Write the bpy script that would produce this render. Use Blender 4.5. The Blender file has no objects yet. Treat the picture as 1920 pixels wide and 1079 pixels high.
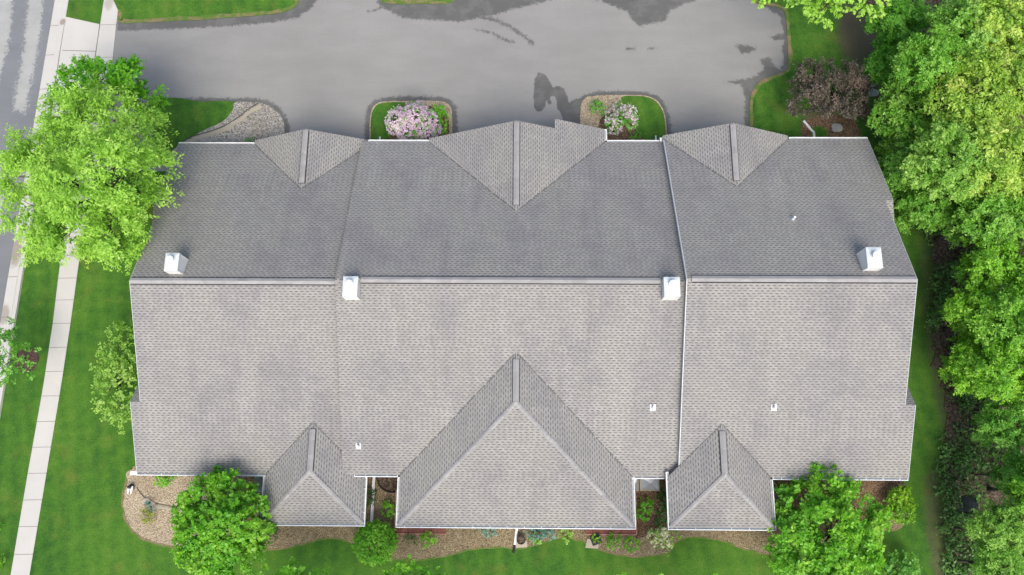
import bpy, bmesh, math, random
import numpy as np
from mathutils import Vector, Matrix, noise
from mathutils.geometry import tessellate_polygon

S = bpy.context.scene
COL = S.collection
random.seed(7)
RNG = np.random.default_rng(11)

# ------------------------------------------------------------------ camera
CAM = np.array([0.27663, -11.18009, 50.79353])
PITCH, ROLL, YAW, FPX = 0.24553, 0.01117, 0.00685, 1453.61


def rot():
    a, b, c = PITCH, ROLL, YAW
    rx = np.array([[1, 0, 0], [0, math.cos(a), -math.sin(a)], [0, math.sin(a), math.cos(a)]])
    ry = np.array([[math.cos(b), 0, math.sin(b)], [0, 1, 0], [-math.sin(b), 0, math.cos(b)]])
    rz = np.array([[math.cos(c), -math.sin(c), 0], [math.sin(c), math.cos(c), 0], [0, 0, 1]])
    return rz @ ry @ rx


ROT = rot()
cam_data = bpy.data.cameras.new("camera")
cam_data.sensor_fit = 'HORIZONTAL'
cam_data.sensor_width = 36
cam_data.lens = FPX * 36 / 1920
cam_data.clip_end = 6000
cam = bpy.data.objects.new("camera", cam_data)
COL.objects.link(cam)
M = Matrix(ROT.tolist()).to_4x4()
M.translation = Vector(CAM)
cam.matrix_world = M
S.camera = cam

# ------------------------------------------------------------------ light
SUN_EL, SUN_AZ = math.radians(53), math.radians(170)      # azimuth clockwise from +Y (north)
w = bpy.data.worlds.new("World")
S.world = w
w.use_nodes = True
nt = w.node_tree
bg = nt.nodes['Background']
sky = nt.nodes.new('ShaderNodeTexSky')
sky.sky_type = 'NISHITA'
sky.sun_disc = False
sky.sun_elevation = SUN_EL
sky.sun_rotation = SUN_AZ
sky.dust_density = 4.0
sky.air_density = 0.9
sky.ozone_density = 0.8
nt.links.new(sky.outputs[0], bg.inputs[0])
bg.inputs[1].default_value = 0.15
sun = bpy.data.lights.new("sun", 'SUN')
sun.energy = 1.3
sun.angle = math.radians(30)
sun.color = (1.0, 0.97, 0.92)
so = bpy.data.objects.new("sun", sun)
COL.objects.link(so)
sd = Vector((math.sin(SUN_AZ) * math.cos(SUN_EL), math.cos(SUN_AZ) * math.cos(SUN_EL), math.sin(SUN_EL)))
so.rotation_euler = (-sd).to_track_quat('-Z', 'Y').to_euler()
so.location = sd * 60
S.view_settings.view_transform = 'Standard'
S.view_settings.look = 'None'
S.view_settings.exposure = 0.95
S.view_settings.gamma = 1


# ------------------------------------------------------------------ photo pixel -> point on the plane at height z
def P(u, v, z=0.0):
    d = ROT @ np.array([(u - 960) / FPX, -(v - 539.5) / FPX, -1.0])
    t = (z - CAM[2]) / d[2]
    q = CAM + t * d
    return (float(q[0]), float(q[1]), float(z))


def pxm(u, v, r, z=0.0):                       # r photo pixels at that spot, in metres
    q = np.array(P(u, v, z)) - CAM
    return r * float(-(ROT.T @ q)[2]) / FPX


# ------------------------------------------------------------------ node helpers
class NT:
    def __init__(s, name):
        s.m = bpy.data.materials.new(name)
        s.m.use_nodes = True
        s.t = s.m.node_tree
        s.t.nodes.clear()
        s.out = s.n('ShaderNodeOutputMaterial')

    def n(s, typ, **kw):
        x = s.t.nodes.new(typ)
        for k, v in kw.items():
            setattr(x, k, v)
        return x

    def l(s, a, b):
        s.t.links.new(a, b)

    def put(s, sock, v):
        if v is None:
            return
        if hasattr(v, 'links') and hasattr(v, 'is_output'):
            s.l(v, sock)
        else:
            if sock.type == 'RGBA' and len(v) == 3:
                v = (*v, 1)
            sock.default_value = v

    def math(s, op, a, b=None, c=None, clamp=False):
        x = s.n('ShaderNodeMath', operation=op, use_clamp=clamp)
        for i, v in enumerate((a, b, c)):
            if v is not None:
                s.put(x.inputs[i], v)
        return x.outputs[0]

    def mix(s, f, a, b, mode='MIX'):
        x = s.n('ShaderNodeMix', data_type='RGBA', blend_type=mode)
        s.put(x.inputs[0], f)
        s.put(x.inputs[6], a)
        s.put(x.inputs[7], b)
        return x.outputs[2]

    def step(s, v, lo, hi):                     # smooth 0..1
        x = s.n('ShaderNodeMapRange', interpolation_type='SMOOTHSTEP')
        s.put(x.inputs[0], v)
        x.inputs[1].default_value = lo
        x.inputs[2].default_value = hi
        return x.outputs[0]

    def obj(s):
        return s.n('ShaderNodeTexCoord').outputs['Object']

    def noise(s, vec, scale, detail=4, rough=.6, dist=0.0):
        x = s.n('ShaderNodeTexNoise')
        s.put(x.inputs['Vector'], vec)
        x.inputs['Scale'].default_value = scale
        x.inputs['Detail'].default_value = detail
        x.inputs['Roughness'].default_value = rough
        x.inputs['Distortion'].default_value = dist
        return x.outputs[0]

    def vor(s, vec, scale, out='Color', feature='F1'):
        x = s.n('ShaderNodeTexVoronoi', feature=feature)
        s.put(x.inputs['Vector'], vec)
        x.inputs['Scale'].default_value = scale
        return x.outputs[out]

    def ramp(s, f, stops):
        x = s.n('ShaderNodeValToRGB')
        s.put(x.inputs[0], f)
        e = x.color_ramp.elements
        while len(e) < len(stops):
            e.new(0.5)
        for el, (p, c) in zip(e, stops):
            el.position = p
            el.color = (*c, 1)
        return x.outputs[0]

    def attr(s, name):
        return s.n('ShaderNodeAttribute', attribute_name=name).outputs['Fac']

    def scale(s, vec, sc, rotz=0):
        x = s.n('ShaderNodeMapping')
        s.put(x.inputs[0], vec)
        x.inputs['Scale'].default_value = sc
        x.inputs['Rotation'].default_value = (0, 0, rotz)
        return x.outputs[0]

    def bump(s, h, strength, dist):
        x = s.n('ShaderNodeBump')
        x.inputs['Strength'].default_value = strength
        x.inputs['Distance'].default_value = dist
        s.put(x.inputs['Height'], h)
        return x.outputs[0]

    def surf(s, col, rough=.8, normal=None, metal=0.0, spec=.3):
        b = s.n('ShaderNodeBsdfPrincipled')
        s.put(b.inputs['Base Color'], col)
        s.put(b.inputs['Roughness'], rough)
        s.put(b.inputs['Metallic'], metal)
        s.put(b.inputs['Specular IOR Level'], spec)
        if normal is not None:
            s.l(normal, b.inputs['Normal'])
        s.l(b.outputs[0], s.out.inputs[0])
        return s.m


def mat_plain(name, col, rough=.6, metal=0.0, var=.12, sc=3.0, spec=.3):
    n = NT(name)
    o = n.obj()
    f = n.noise(o, sc, 5)
    f2 = n.noise(o, sc * 9, 3)
    a = tuple(c * (1 - var) for c in col)
    b = tuple(min(1, c * (1 + var)) for c in col)
    c = n.mix(n.math('MULTIPLY_ADD', f2, .4, n.math('MULTIPLY', f, .6)), a, b)
    return n.surf(c, rough, n.bump(f2, .15, .01), metal, spec)


def mat_shingle():
    n = NT("asphalt_shingle")
    uv = n.n('ShaderNodeUVMap', uv_map='roof').outputs[0]
    sx = n.n('ShaderNodeSeparateXYZ')
    n.l(uv, sx.inputs[0])
    u, v = sx.outputs[0], sx.outputs[1]
    o = n.obj()
    row = n.math('DIVIDE', v, 0.152)
    r = n.math('FLOOR', row)
    f = n.math('FRACT', row)
    wr = n.n('ShaderNodeTexWhiteNoise', noise_dimensions='1D')
    n.l(r, wr.inputs['W'])
    uu = n.math('ADD', n.math('DIVIDE', u, 0.325), n.math('MULTIPLY_ADD', r, 0.5, n.math('MULTIPLY', wr.outputs[0], .34)))
    c = n.math('FLOOR', uu)
    fu = n.math('FRACT', uu)
    cv = n.n('ShaderNodeCombineXYZ')
    n.l(c, cv.inputs[0])
    n.l(r, cv.inputs[1])
    wn = n.n('ShaderNodeTexWhiteNoise', noise_dimensions='3D')
    n.l(cv.outputs[0], wn.inputs[0])
    tab = wn.outputs[0]
    # dark band of each course, broken into dragon teeth
    band = n.math('SUBTRACT', 1.0, n.step(f, .22, .5))
    tooth = n.math('MULTIPLY', n.step(fu, .08, .22), n.math('SUBTRACT', 1.0, n.step(fu, .62, .8)))
    dark = n.math('MULTIPLY', band, n.math('MULTIPLY_ADD', tooth, n.math('MULTIPLY_ADD', tab, .35, .7), .12))
    big = n.noise(n.scale(o, (1, .6, 1)), .3, 6, .68)
    streak = n.noise(n.scale(uv, (.9, .13, 1)), 1.0, 5, .6)
    streak2 = n.noise(n.scale(uv, (1.3, .16, 1)), 1.0, 5, .6, .2)
    col = n.mix(tab, (.216, .211, .199), (.264, .257, .243))
    col = n.mix(n.step(big, .42, .64), col, n.mix(1.0, col, (1.07, 1.068, 1.02), 'MULTIPLY'))
    col = n.mix(n.math('SUBTRACT', 1.0, n.step(big, .34, .52)), col, n.mix(1.0, col, (.86, .855, .88), 'MULTIPLY'))
    col = n.mix(n.math('MULTIPLY', n.step(streak, .52, .72), .6), col, n.mix(1.0, col, (1.18, 1.18, 1.19), 'MULTIPLY'))
    col = n.mix(n.math('MULTIPLY', n.step(streak2, .54, .74), .6), col, n.mix(1.0, col, (.80, .79, .80), 'MULTIPLY'))
    col = n.mix(n.math('MULTIPLY', dark, .82), col, (.066, .065, .062))
    gr = n.noise(o, 60, 2)
    col = n.mix(n.math('MULTIPLY', n.step(gr, .4, .7), .25), col, (.10, .10, .10))
    h = n.math('ADD', f, n.math('MULTIPLY', gr, .3))
    h = n.math('SUBTRACT', h, n.math('MULTIPLY', dark, .6))
    return n.surf(col, .9, n.bump(n.math('MULTIPLY', h, -1.0), .35, .012), spec=.2)


def mat_cap():
    n = NT("cap_shingle")
    o = n.obj()
    f = n.noise(o, 2.2, 3)
    v = n.vor(n.scale(o, (1.2, 3.2, .1)), 1.0)
    sx = n.n('ShaderNodeSeparateColor')
    n.l(v, sx.inputs[0])
    c = n.mix(sx.outputs[0], (.218, .214, .208), (.298, .292, .284))
    c = n.mix(n.step(f, .4, .7), c, (.255, .25, .245))
    g = n.noise(o, 70, 2)
    c = n.mix(n.math('MULTIPLY', n.step(g, .45, .7), .2), c, (.12, .12, .12))
    return n.surf(c, .9, n.bump(g, .2, .006), spec=.2)


def soil_spots(n, o, col, spots, soil, amp=.9):
    sx = n.n('ShaderNodeSeparateXYZ')
    n.l(o, sx.inputs[0])
    nz = n.noise(o, .9, 6, .7)
    nz2 = n.noise(o, 9, 3, .7)
    for (x, y, rx, ry, k) in spots:
        dx = n.math('DIVIDE', n.math('SUBTRACT', sx.outputs[0], x), rx)
        dy = n.math('DIVIDE', n.math('SUBTRACT', sx.outputs[1], y), ry)
        d = n.math('SQRT', n.math('ADD', n.math('MULTIPLY', dx, dx), n.math('MULTIPLY', dy, dy)))
        d = n.math('ADD', d, n.math('MULTIPLY', n.math('SUBTRACT', nz, .5), amp))
        d = n.math('ADD', d, n.math('MULTIPLY', n.math('SUBTRACT', nz2, .5), .5))
        f = n.math('MULTIPLY', n.math('SUBTRACT', 1.0, n.step(d, .55, 1.1)), k)
        col = n.mix(f, col, soil)
    return col


def mat_lawn(name="lawn_grass", spots=()):
    n = NT(name)
    o = n.obj()
    a = n.noise(o, .16, 5, .6)
    b = n.noise(o, 1.3, 8, .75)
    c = n.noise(o, 7.5, 4, .8)
    st = n.n('ShaderNodeTexWave', wave_type='BANDS', bands_direction='X')
    n.l(n.scale(o, (1, 1, 1), math.radians(-9)), st.inputs[0])
    st.inputs['Scale'].default_value = .3
    st.inputs['Distortion'].default_value = 2.2
    st.inputs['Detail'].default_value = 3
    st.inputs['Detail Scale'].default_value = 1.3
    f = n.math('ADD', n.math('MULTIPLY', a, .42), n.math('MULTIPLY', b, .5))
    f = n.math('ADD', f, n.math('MULTIPLY', c, .26))
    f = n.math('ADD', f, n.math('MULTIPLY', st.outputs[0], .05))
    col = n.ramp(f, [(.44, (.016, .064, .009)), (.55, (.036, .112, .012)), (.66, (.064, .160, .015)), (.82, (.125, .205, .03))])
    yel = n.noise(o, .5, 4, .6)
    col = n.mix(n.math('MULTIPLY', n.step(yel, .52, .72), .5), col, (.13, .155, .026))
    d = n.noise(o, 16, 4, .8)
    col = n.mix(n.math('MULTIPLY', n.step(d, .58, .36), .6), col, (.010, .038, .008))
    if spots:
        col = soil_spots(n, o, col, spots, n.mix(c, (.065, .048, .034), (.13, .095, .065)))
    return n.surf(col, .85, n.bump(n.math('ADD', d, c), .6, .03), spec=.15)


def mat_edge():
    n = NT("thin_dry_turf_edge")
    o = n.obj()
    a = n.noise(o, 1.2, 5, .7)
    c = n.noise(o, 20, 3)
    soil = n.mix(c, (.15, .105, .062), (.24, .18, .10))
    gr = n.mix(c, (.045, .11, .016), (.10, .16, .03))
    col = n.mix(n.step(a, .40, .62), gr, soil)
    return n.surf(col, .9, n.bump(c, .6, .03), spec=.1)


def mat_stones(name, cols, sc=9.0, dark=(.05, .042, .035), tint=None):
    n = NT(name)
    o = n.obj()
    od = n.scale(o, (1, 1, 1))
    v = n.n('ShaderNodeTexVoronoi', feature='F1')
    n.l(od, v.inputs['Vector'])
    v.inputs['Scale'].default_value = sc
    v.inputs['Randomness'].default_value = 1
    sc_ = n.n('ShaderNodeSeparateColor')
    n.l(v.outputs['Color'], sc_.inputs[0])
    k = len(cols)
    col = n.ramp(sc_.outputs[0], [(i / (k - 1), c) for i, c in enumerate(cols)])
    gap = n.step(v.outputs['Distance'], .5, .8)
    big = n.noise(o, .45, 4)
    col = n.mix(n.math('MULTIPLY', gap, .8), col, dark)
    if tint:
        col = n.mix(n.step(big, .42, .66), col, n.mix(1.0, col, tint, 'MULTIPLY'))
    else:
        col = n.mix(n.step(big, .4, .7), col, n.mix(1.0, col, (.82, .8, .78), 'MULTIPLY'))
    h = n.math('SUBTRACT', 1.0, v.outputs['Distance'])
    return n.surf(col, .85, n.bump(h, .9, .05), spec=.2)


def mat_asphalt(name, dry, wet, attr, amp, big_amt=.2):
    n = NT(name)
    o = n.obj()
    big = n.noise(o, .12, 4, .55)
    med = n.noise(n.scale(o, (.35, 1, 1)), .9, 6, .6)
    fine = n.noise(o, 40, 2, .6)
    a = n.math('ADD', n.math('MULTIPLY', big, .55), n.math('MULTIPLY', med, .45))
    lo = tuple(c * (1 - big_amt) for c in dry)
    hi = tuple(c * (1 + big_amt * .8) for c in dry)
    col = n.mix(n.step(a, .3, .7), lo, hi)
    sp = n.noise(o, 13, 4, .7)
    col = n.mix(n.math('MULTIPLY', n.step(sp, .64, .74), .28), col, tuple(c * .5 for c in dry))
    col = n.mix(n.math('MULTIPLY', fine, .22), col, tuple(c * .62 for c in dry))
    wv = n.attr(attr)
    jag = n.math('ADD', n.math('MULTIPLY', n.math('SUBTRACT', n.noise(o, 1.3, 7, .72), .5), amp),
                 n.math('MULTIPLY', n.math('SUBTRACT', n.noise(o, 3.6, 9, .86), .5), amp * 3.2))
    m = n.math('MULTIPLY', n.step(n.math('ADD', wv, jag), -.06, .10), n.math('MULTIPLY_ADD', n.step(n.noise(o, .8, 6, .7), .38, .55), .2, .8))
    gr = n.noise(o, 11, 3, .8)
    col = n.mix(n.math('MULTIPLY', n.step(gr, .40, .66), .32), col, tuple(c * .7 for c in dry))
    wc = n.mix(n.step(a, .3, .7), tuple(c * .88 for c in wet), tuple(c * 1.1 for c in wet))
    wc = n.mix(n.math('MULTIPLY', fine, .25), wc, tuple(c * .7 for c in wet))
    col = n.mix(m, col, wc)
    rough = n.math('MULTIPLY_ADD', m, -.1, .9)
    return n.surf(col, rough, n.bump(fine, .35, .008), spec=.1)


def mat_concrete():
    n = NT("pale_concrete")
    o = n.obj()
    a = n.noise(o, .5, 5)
    f = n.noise(o, 30, 3)
    st = n.noise(o, 2.6, 7, .75)
    col = n.mix(a, (.37, .36, .325), (.48, .465, .42))
    col = n.mix(n.math('MULTIPLY', n.step(st, .60, .76), .5), col, (.27, .24, .19))
    col = n.mix(n.math('MULTIPLY', f, .2), col, (.34, .33, .30))
    col = soil_spots(n, o, col, [(*P(30, 470)[:2], .5, 1.3, .6), (*P(8, 590)[:2], .4, .8, .5), (*P(205, 5)[:2], .4, .8, .35), (*P(118, 42)[:2], .25, .3, .6)], (.13, .09, .05))
    return n.surf(col, .8, n.bump(f, .2, .006), spec=.25)


def mat_leaf(name, stops, transl=.35, usecol=False, gloss=.025):
    n = NT(name)
    o = n.obj()
    t = n.attr('tint')
    f = n.math('MULTIPLY_ADD', n.math('SUBTRACT', n.noise(o, .55, 3), .5), .5, t)
    k = len(stops)
    col = n.ramp(f, [(i / (k - 1), c) for i, c in enumerate(stops)])
    if usecol:
        oi = n.n('ShaderNodeObjectInfo')
        col = n.mix(1.0, col, oi.outputs['Color'], 'MULTIPLY')
    d = n.n('ShaderNodeBsdfDiffuse')
    n.l(col, d.inputs[0])
    tr = n.n('ShaderNodeBsdfTranslucent')
    n.l(n.mix(1.0, col, (1.05, 1.1, .6), 'MULTIPLY'), tr.inputs[0])
    mx = n.n('ShaderNodeMixShader')
    mx.inputs[0].default_value = transl
    n.l(d.outputs[0], mx.inputs[1])
    n.l(tr.outputs[0], mx.inputs[2])
    g = n.n('ShaderNodeBsdfGlossy')
    g.inputs['Roughness'].default_value = .45
    m2 = n.n('ShaderNodeMixShader')
    m2.inputs[0].default_value = gloss
    n.l(mx.outputs[0], m2.inputs[1])
    n.l(g.outputs[0], m2.inputs[2])
    n.l(m2.outputs[0], n.out.inputs[0])
    return n.m


def mat_boards(name, col, width, axis=0, gap=.25):
    n = NT(name)
    o = n.obj()
    sx = n.n('ShaderNodeSeparateXYZ')
    n.l(o, sx.inputs[0])
    q = n.math('DIVIDE', sx.outputs[axis], width)
    f = n.math('FRACT', q)
    wn = n.n('ShaderNodeTexWhiteNoise', noise_dimensions='1D')
    n.l(n.math('FLOOR', q), wn.inputs['W'])
    c = n.mix(wn.outputs[0], tuple(x * .75 for x in col), tuple(x * 1.2 for x in col))
    g = n.math('SUBTRACT', 1.0, n.step(f, .04, .16))
    c = n.mix(n.math('MULTIPLY', g, gap * 3, None, True), c, tuple(x * .2 for x in col))
    gr = n.noise(o, 8, 4)
    c = n.mix(n.math('MULTIPLY', gr, .35), c, tuple(x * .6 for x in col))
    return n.surf(c, .75, n.bump(g, -.4, .02), spec=.2)


MT = {}
MT['shingle'] = mat_shingle()
MT['cap'] = mat_cap()
MT['trim'] = mat_plain("white_painted_trim", (.62, .63, .62), .45, 0, .05, 4)
MT['gutter_in'] = mat_plain("weathered_gutter_metal", (.40, .44, .43), .5, 0, .2, 6)
MT['vent_edge'] = mat_plain("dark_vent_mesh", (.03, .03, .032), .9, 0, .2)
MT['siding'] = mat_boards("horizontal_lap_siding", (.46, .44, .40), .18, 2, .12)
MT['chim'] = mat_plain("white_chimney_siding", (.60, .595, .575), .5, 0, .05, 5)
MT['chimcap'] = mat_plain("galvanised_chimney_cap", (.50, .54, .53), .5, .0, .12, 5)
MT['flash'] = mat_plain('grey_step_flashing', (.16, .16, .165), .6, .2, .2)
MT['valley_shade'] = mat_plain('painted_valley_shade', (.10, .10, .098), .95, 0, .4, 8)  # dark grey of the strips that paint shade into the roof valleys
MT['glass'] = mat_plain("window_glass", (.05, .06, .07), .06, 0, .1, 1, .8)
MT['door'] = mat_plain("white_garage_door", (.68, .67, .64), .5, 0, .06)
MT['pvc'] = mat_plain("white_pvc", (.64, .65, .64), .4, 0, .05)
MT['bark'] = mat_plain("tree_bark", (.06, .048, .035), .95, 0, .35, 6)
MT['bark_pale'] = mat_plain("pale_bark", (.22, .20, .17), .95, 0, .35, 6)
MT['edge'] = mat_edge()
MT['concrete'] = mat_concrete()
MT['river'] = mat_stones("grey_river_rock", [(.18, .165, .14), (.30, .28, .24), (.42, .40, .35), (.25, .235, .21)], 13, (.10, .09, .075))
MT['mulch'] = mat_stones("tan_landscape_rock", [(.125, .098, .056), (.21, .168, .095), (.29, .24, .15), (.155, .112, .062)], 17, (.07, .055, .033), (1.15, 1.15, 1.12))
MT['mulch_red'] = mat_stones("brown_wood_mulch", [(.10, .06, .035), (.17, .105, .06), (.23, .16, .10)], 13, (.04, .028, .018))
MT['tan'] = mat_stones("pale_tan_rock", [(.27, .215, .135), (.38, .315, .215), (.46, .40, .29), (.31, .235, .14)], 15, (.17, .13, .085))
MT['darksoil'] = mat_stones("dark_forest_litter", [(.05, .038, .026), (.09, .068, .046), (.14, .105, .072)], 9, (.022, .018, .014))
MT['mulch_dark'] = mat_stones('dark_maroon_mulch', [(.05, .03, .023), (.085, .052, .042), (.12, .075, .06)], 14, (.025, .015, .012))
MT['edging'] = mat_plain("tan_rubber_edging", (.30, .27, .20), .8, 0, .2, 8)
MT['edging_dark'] = mat_plain("black_plastic_edging", (.05, .044, .036), .7, 0, .2, 8)
MT['rock'] = mat_plain("grey_boulder", (.26, .27, .25), .9, 0, .35, 4)
MT['rock_tan'] = mat_plain("tan_boulder", (.28, .20, .13), .9, 0, .35, 4)
MT['deck'] = mat_boards("red_stained_deck_board", (.21, .082, .06), .14, 0, .2)
MT['rail'] = mat_plain("faded_red_rail", (.40, .20, .15), .7, 0, .15)
MT['wood'] = mat_boards("weathered_brown_wood", (.12, .085, .06), .14, 1, .2)
MT['steel'] = mat_plain("grey_steel", (.30, .31, .32), .45, .5, .2)
MT['acbox'] = mat_plain("grey_green_metal", (.26, .31, .28), .5, .1, .1)
MT['black'] = mat_plain("black_plastic", (.015, .016, .018), .5, 0, .2)
MT['cover'] = mat_plain("cloudy_plastic_cover", (.30, .33, .36), .25, 0, .3, 3, .5)
MT['joint'] = mat_plain("concrete_joint", (.17, .155, .13), .9)
MT['dark_gloss'] = mat_plain("glossy_dark_blotch", (.008, .010, .012), .15, 0, .2, 2, .5)
MT['flag'] = mat_plain("flagstone", (.34, .30, .23), .85, 0, .2, 5)

G = {}
G['lime'] = mat_leaf("lime_foliage", [(.13, .30, .026), (.235, .47, .042), (.37, .62, .085), (.51, .72, .17)], .46)
G['green_lime'] = mat_leaf("bright_green_foliage", [(.06, .24, .010), (.115, .37, .015), (.19, .46, .025), (.29, .53, .05)], .4)
G['maple'] = mat_leaf('deep_green_maple_foliage', [(.04, .19, .006), (.085, .31, .008), (.14, .41, .012), (.22, .48, .03)], .38)
G['mid'] = mat_leaf("mid_green_foliage", [(.045, .17, .022), (.09, .29, .03), (.16, .40, .045), (.27, .49, .09)], .38)
G['globe'] = mat_leaf("clipped_globe_foliage", [(.06, .18, .006), (.12, .31, .008), (.20, .42, .014), (.29, .50, .03)], .34)
G['pale'] = mat_leaf("pale_shrub_foliage", [(.11, .26, .03), (.205, .41, .05), (.33, .53, .095), (.46, .62, .17)], .42)
G['wood'] = mat_leaf("woodland_foliage", [(.075, .215, .018), (.145, .36, .030), (.255, .49, .062), (.38, .58, .125)], .4, True)
G['dark'] = mat_leaf("dark_green_foliage", [(.012, .045, .010), (.025, .085, .014), (.05, .14, .02), (.08, .19, .03)], .28)
G['purple'] = mat_leaf("purple_brown_foliage", [(.034, .031, .022), (.072, .060, .044), (.120, .102, .074), (.165, .098, .076)], .25)
G['yellow'] = mat_leaf("yellow_green_foliage", [(.12, .17, .02), (.24, .30, .03), (.36, .40, .05)], .3)
G['blue'] = mat_leaf("blue_green_foliage", [(.05, .13, .10), (.12, .26, .20), (.22, .38, .31)], .25)
G['lilac'] = mat_leaf("lilac_blossom", [(.26, .17, .26), (.44, .32, .43), (.60, .48, .57), (.74, .66, .68)], .25)
G['white_bl'] = mat_leaf("white_pink_blossom", [(.42, .32, .38), (.58, .50, .52), (.72, .66, .66)], .25)
G['cream_bl'] = mat_leaf("cream_blossom", [(.42, .46, .18), (.60, .62, .35), (.76, .76, .58)], .25)
G['under'] = mat_leaf("undergrowth_foliage", [(.12, .085, .058), (.05, .13, .024), (.09, .22, .04), (.17, .33, .07)], .34)


# ------------------------------------------------------------------ object helpers
def tag(o, label=None, cat=None, group=None, kind=None):
    if label: o['label'] = label
    if cat: o['category'] = cat
    if group: o['group'] = group
    if kind: o['kind'] = kind
    return o


def empty(name, loc, label, cat, group=None):
    o = bpy.data.objects.new(name, None)
    COL.objects.link(o)
    o.location = loc
    return tag(o, label, cat, group)


def wloc(o):
    v = Vector((0, 0, 0))
    while o is not None:
        v += o.location
        o = o.parent
    return v


class MB:
    """collects world-space polygons, then links them as one mesh object"""
    def __init__(s):
        s.v, s.f, s.m, s.uv = [], [], [], {}

    def poly(s, pts, mi=0):
        i = len(s.v)
        s.v += [tuple(p) for p in pts]
        s.f.append(list(range(i, i + len(pts))))
        s.m.append(mi)

    def prism(s, top, bot, mt=0, ms=0, mb=None):
        mb = ms if mb is None else mb
        k = len(top)
        s.poly(top, mt)
        s.poly(bot[::-1], mb)
        for i in range(k):
            j = (i + 1) % k
            s.poly([top[i], bot[i], bot[j], top[j]], ms)

    def slab(s, top, th, mt=0, ms=1):           # polygon (ccw from above) thickened downwards
        s.prism(top, [(p[0], p[1], p[2] - th) for p in top], mt, ms)

    def box(s, x0, x1, y0, y1, z0, z1, mi=0):
        top = [(x0, y0, z1), (x1, y0, z1), (x1, y1, z1), (x0, y1, z1)]
        s.prism(top, [(p[0], p[1], z0) for p in top], mi, mi)

    def obox(s, a, b, wd, z0, z1, mi=0):        # box along segment a-b
        a, b = Vector(a[:2]), Vector(b[:2])
        d = (b - a).normalized()
        q = Vector((-d.y, d.x)) * wd / 2
        top = [(*(a - q), z1), (*(b - q), z1), (*(b + q), z1), (*(a + q), z1)]
        s.prism(top, [(p[0], p[1], z0) for p in top], mi, mi)

    def tube(s, pts, rad, n=8, mi=0, cap=True):
        pts = [Vector(p) for p in pts]
        rad = rad if isinstance(rad, (list, tuple)) else [rad] * len(pts)
        rings = []
        for i, p in enumerate(pts):
            t = (pts[min(i + 1, len(pts) - 1)] - pts[max(i - 1, 0)]).normalized()
            a = t.orthogonal().normalized()
            if i and rings:
                a = (pa - t * pa.dot(t)).normalized()
            pa = a
            b = t.cross(a)
            rings.append([p + (a * math.cos(2 * math.pi * k / n) + b * math.sin(2 * math.pi * k / n)) * rad[i] for k in range(n)])
        base = len(s.v)
        for r in rings:
            s.v += [tuple(q) for q in r]
        for i in range(len(rings) - 1):
            for k in range(n):
                k2 = (k + 1) % n
                s.f.append([base + i * n + k, base + i * n + k2, base + (i + 1) * n + k2, base + (i + 1) * n + k])
                s.m.append(mi)
        if cap:
            s.f.append([base + k for k in range(n)][::-1]); s.m.append(mi)
            e = base + (len(rings) - 1) * n
            s.f.append([e + k for k in range(n)]); s.m.append(mi)

    def lathe(s, c, prof, n=20, mi=0):          # prof: (radius, z) pairs, bottom to top
        base = len(s.v)
        for r, z in prof:
            for k in range(n):
                a = 2 * math.pi * k / n
                s.v.append((c[0] + r * math.cos(a), c[1] + r * math.sin(a), c[2] + z))
        for i in range(len(prof) - 1):
            for k in range(n):
                k2 = (k + 1) % n
                s.f.append([base + i * n + k, base + i * n + k2, base + (i + 1) * n + k2, base + (i + 1) * n + k])
                s.m.append(mi)
        s.f.append([base + k for k in range(n)][::-1]); s.m.append(mi)
        e = base + (len(prof) - 1) * n
        s.f.append([e + k for k in range(n)]); s.m.append(mi)

    def build(s, name, mats, parent=None, uv=False, smooth=False):
        off = wloc(parent) if parent else Vector((0, 0, 0))
        me = bpy.data.meshes.new(name)
        me.from_pydata([(p[0] - off.x, p[1] - off.y, p[2] - off.z) for p in s.v], [], s.f)
        for m in (mats if isinstance(mats, (list, tuple)) else [mats]):
            me.materials.append(m)
        me.polygons.foreach_set('material_index', s.m)
        if uv:
            lay = me.uv_layers.new(name='roof')
            for p in me.polygons:
                nn = p.normal
                hd = Vector((0, 0, 1)).cross(nn)
                hd = hd.normalized() if hd.length > .05 else Vector((1, 0, 0))
                up = nn.cross(hd).normalized()
                for li in p.loop_indices:
                    co = me.vertices[me.loops[li].vertex_index].co + off
                    lay.data[li].uv = (co.dot(hd) + 100, co.dot(up) + 100)
        if smooth:
            me.polygons.foreach_set('use_smooth', [True] * len(me.polygons))
        me.update()
        o = bpy.data.objects.new(name, me)
        COL.objects.link(o)
        if parent:
            o.parent = parent
        return o


def smooth_outline(pts, closed=True, sub=6, jitter=0.0):
    n = len(pts)
    out = []
    rng = range(n if closed else n - 1)
    for i in rng:
        p0, p1, p2, p3 = (pts[(i + k) % n] if closed else pts[min(max(i + k, 0), n - 1)] for k in (-1, 0, 1, 2))
        for j in range(sub):
            t = j / sub
            q = []
            for a in (0, 1):
                q.append(.5 * ((2 * p1[a]) + (-p0[a] + p2[a]) * t + (2 * p0[a] - 5 * p1[a] + 4 * p2[a] - p3[a]) * t * t + (-p0[a] + 3 * p1[a] - 3 * p2[a] + p3[a]) * t ** 3))
            if jitter:
                q[0] += jitter * noise.noise(Vector((q[0] * 2.3, q[1] * 2.3, 1)))
                q[1] += jitter * noise.noise(Vector((q[0] * 2.3, q[1] * 2.3, 9)))
            out.append(tuple(q))
    if not closed:
        out.append(tuple(pts[-1][:2]))
    return out


def ground_poly(px, z=0.0):
    return [P(u, v, z)[:2] for u, v in px]


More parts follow.
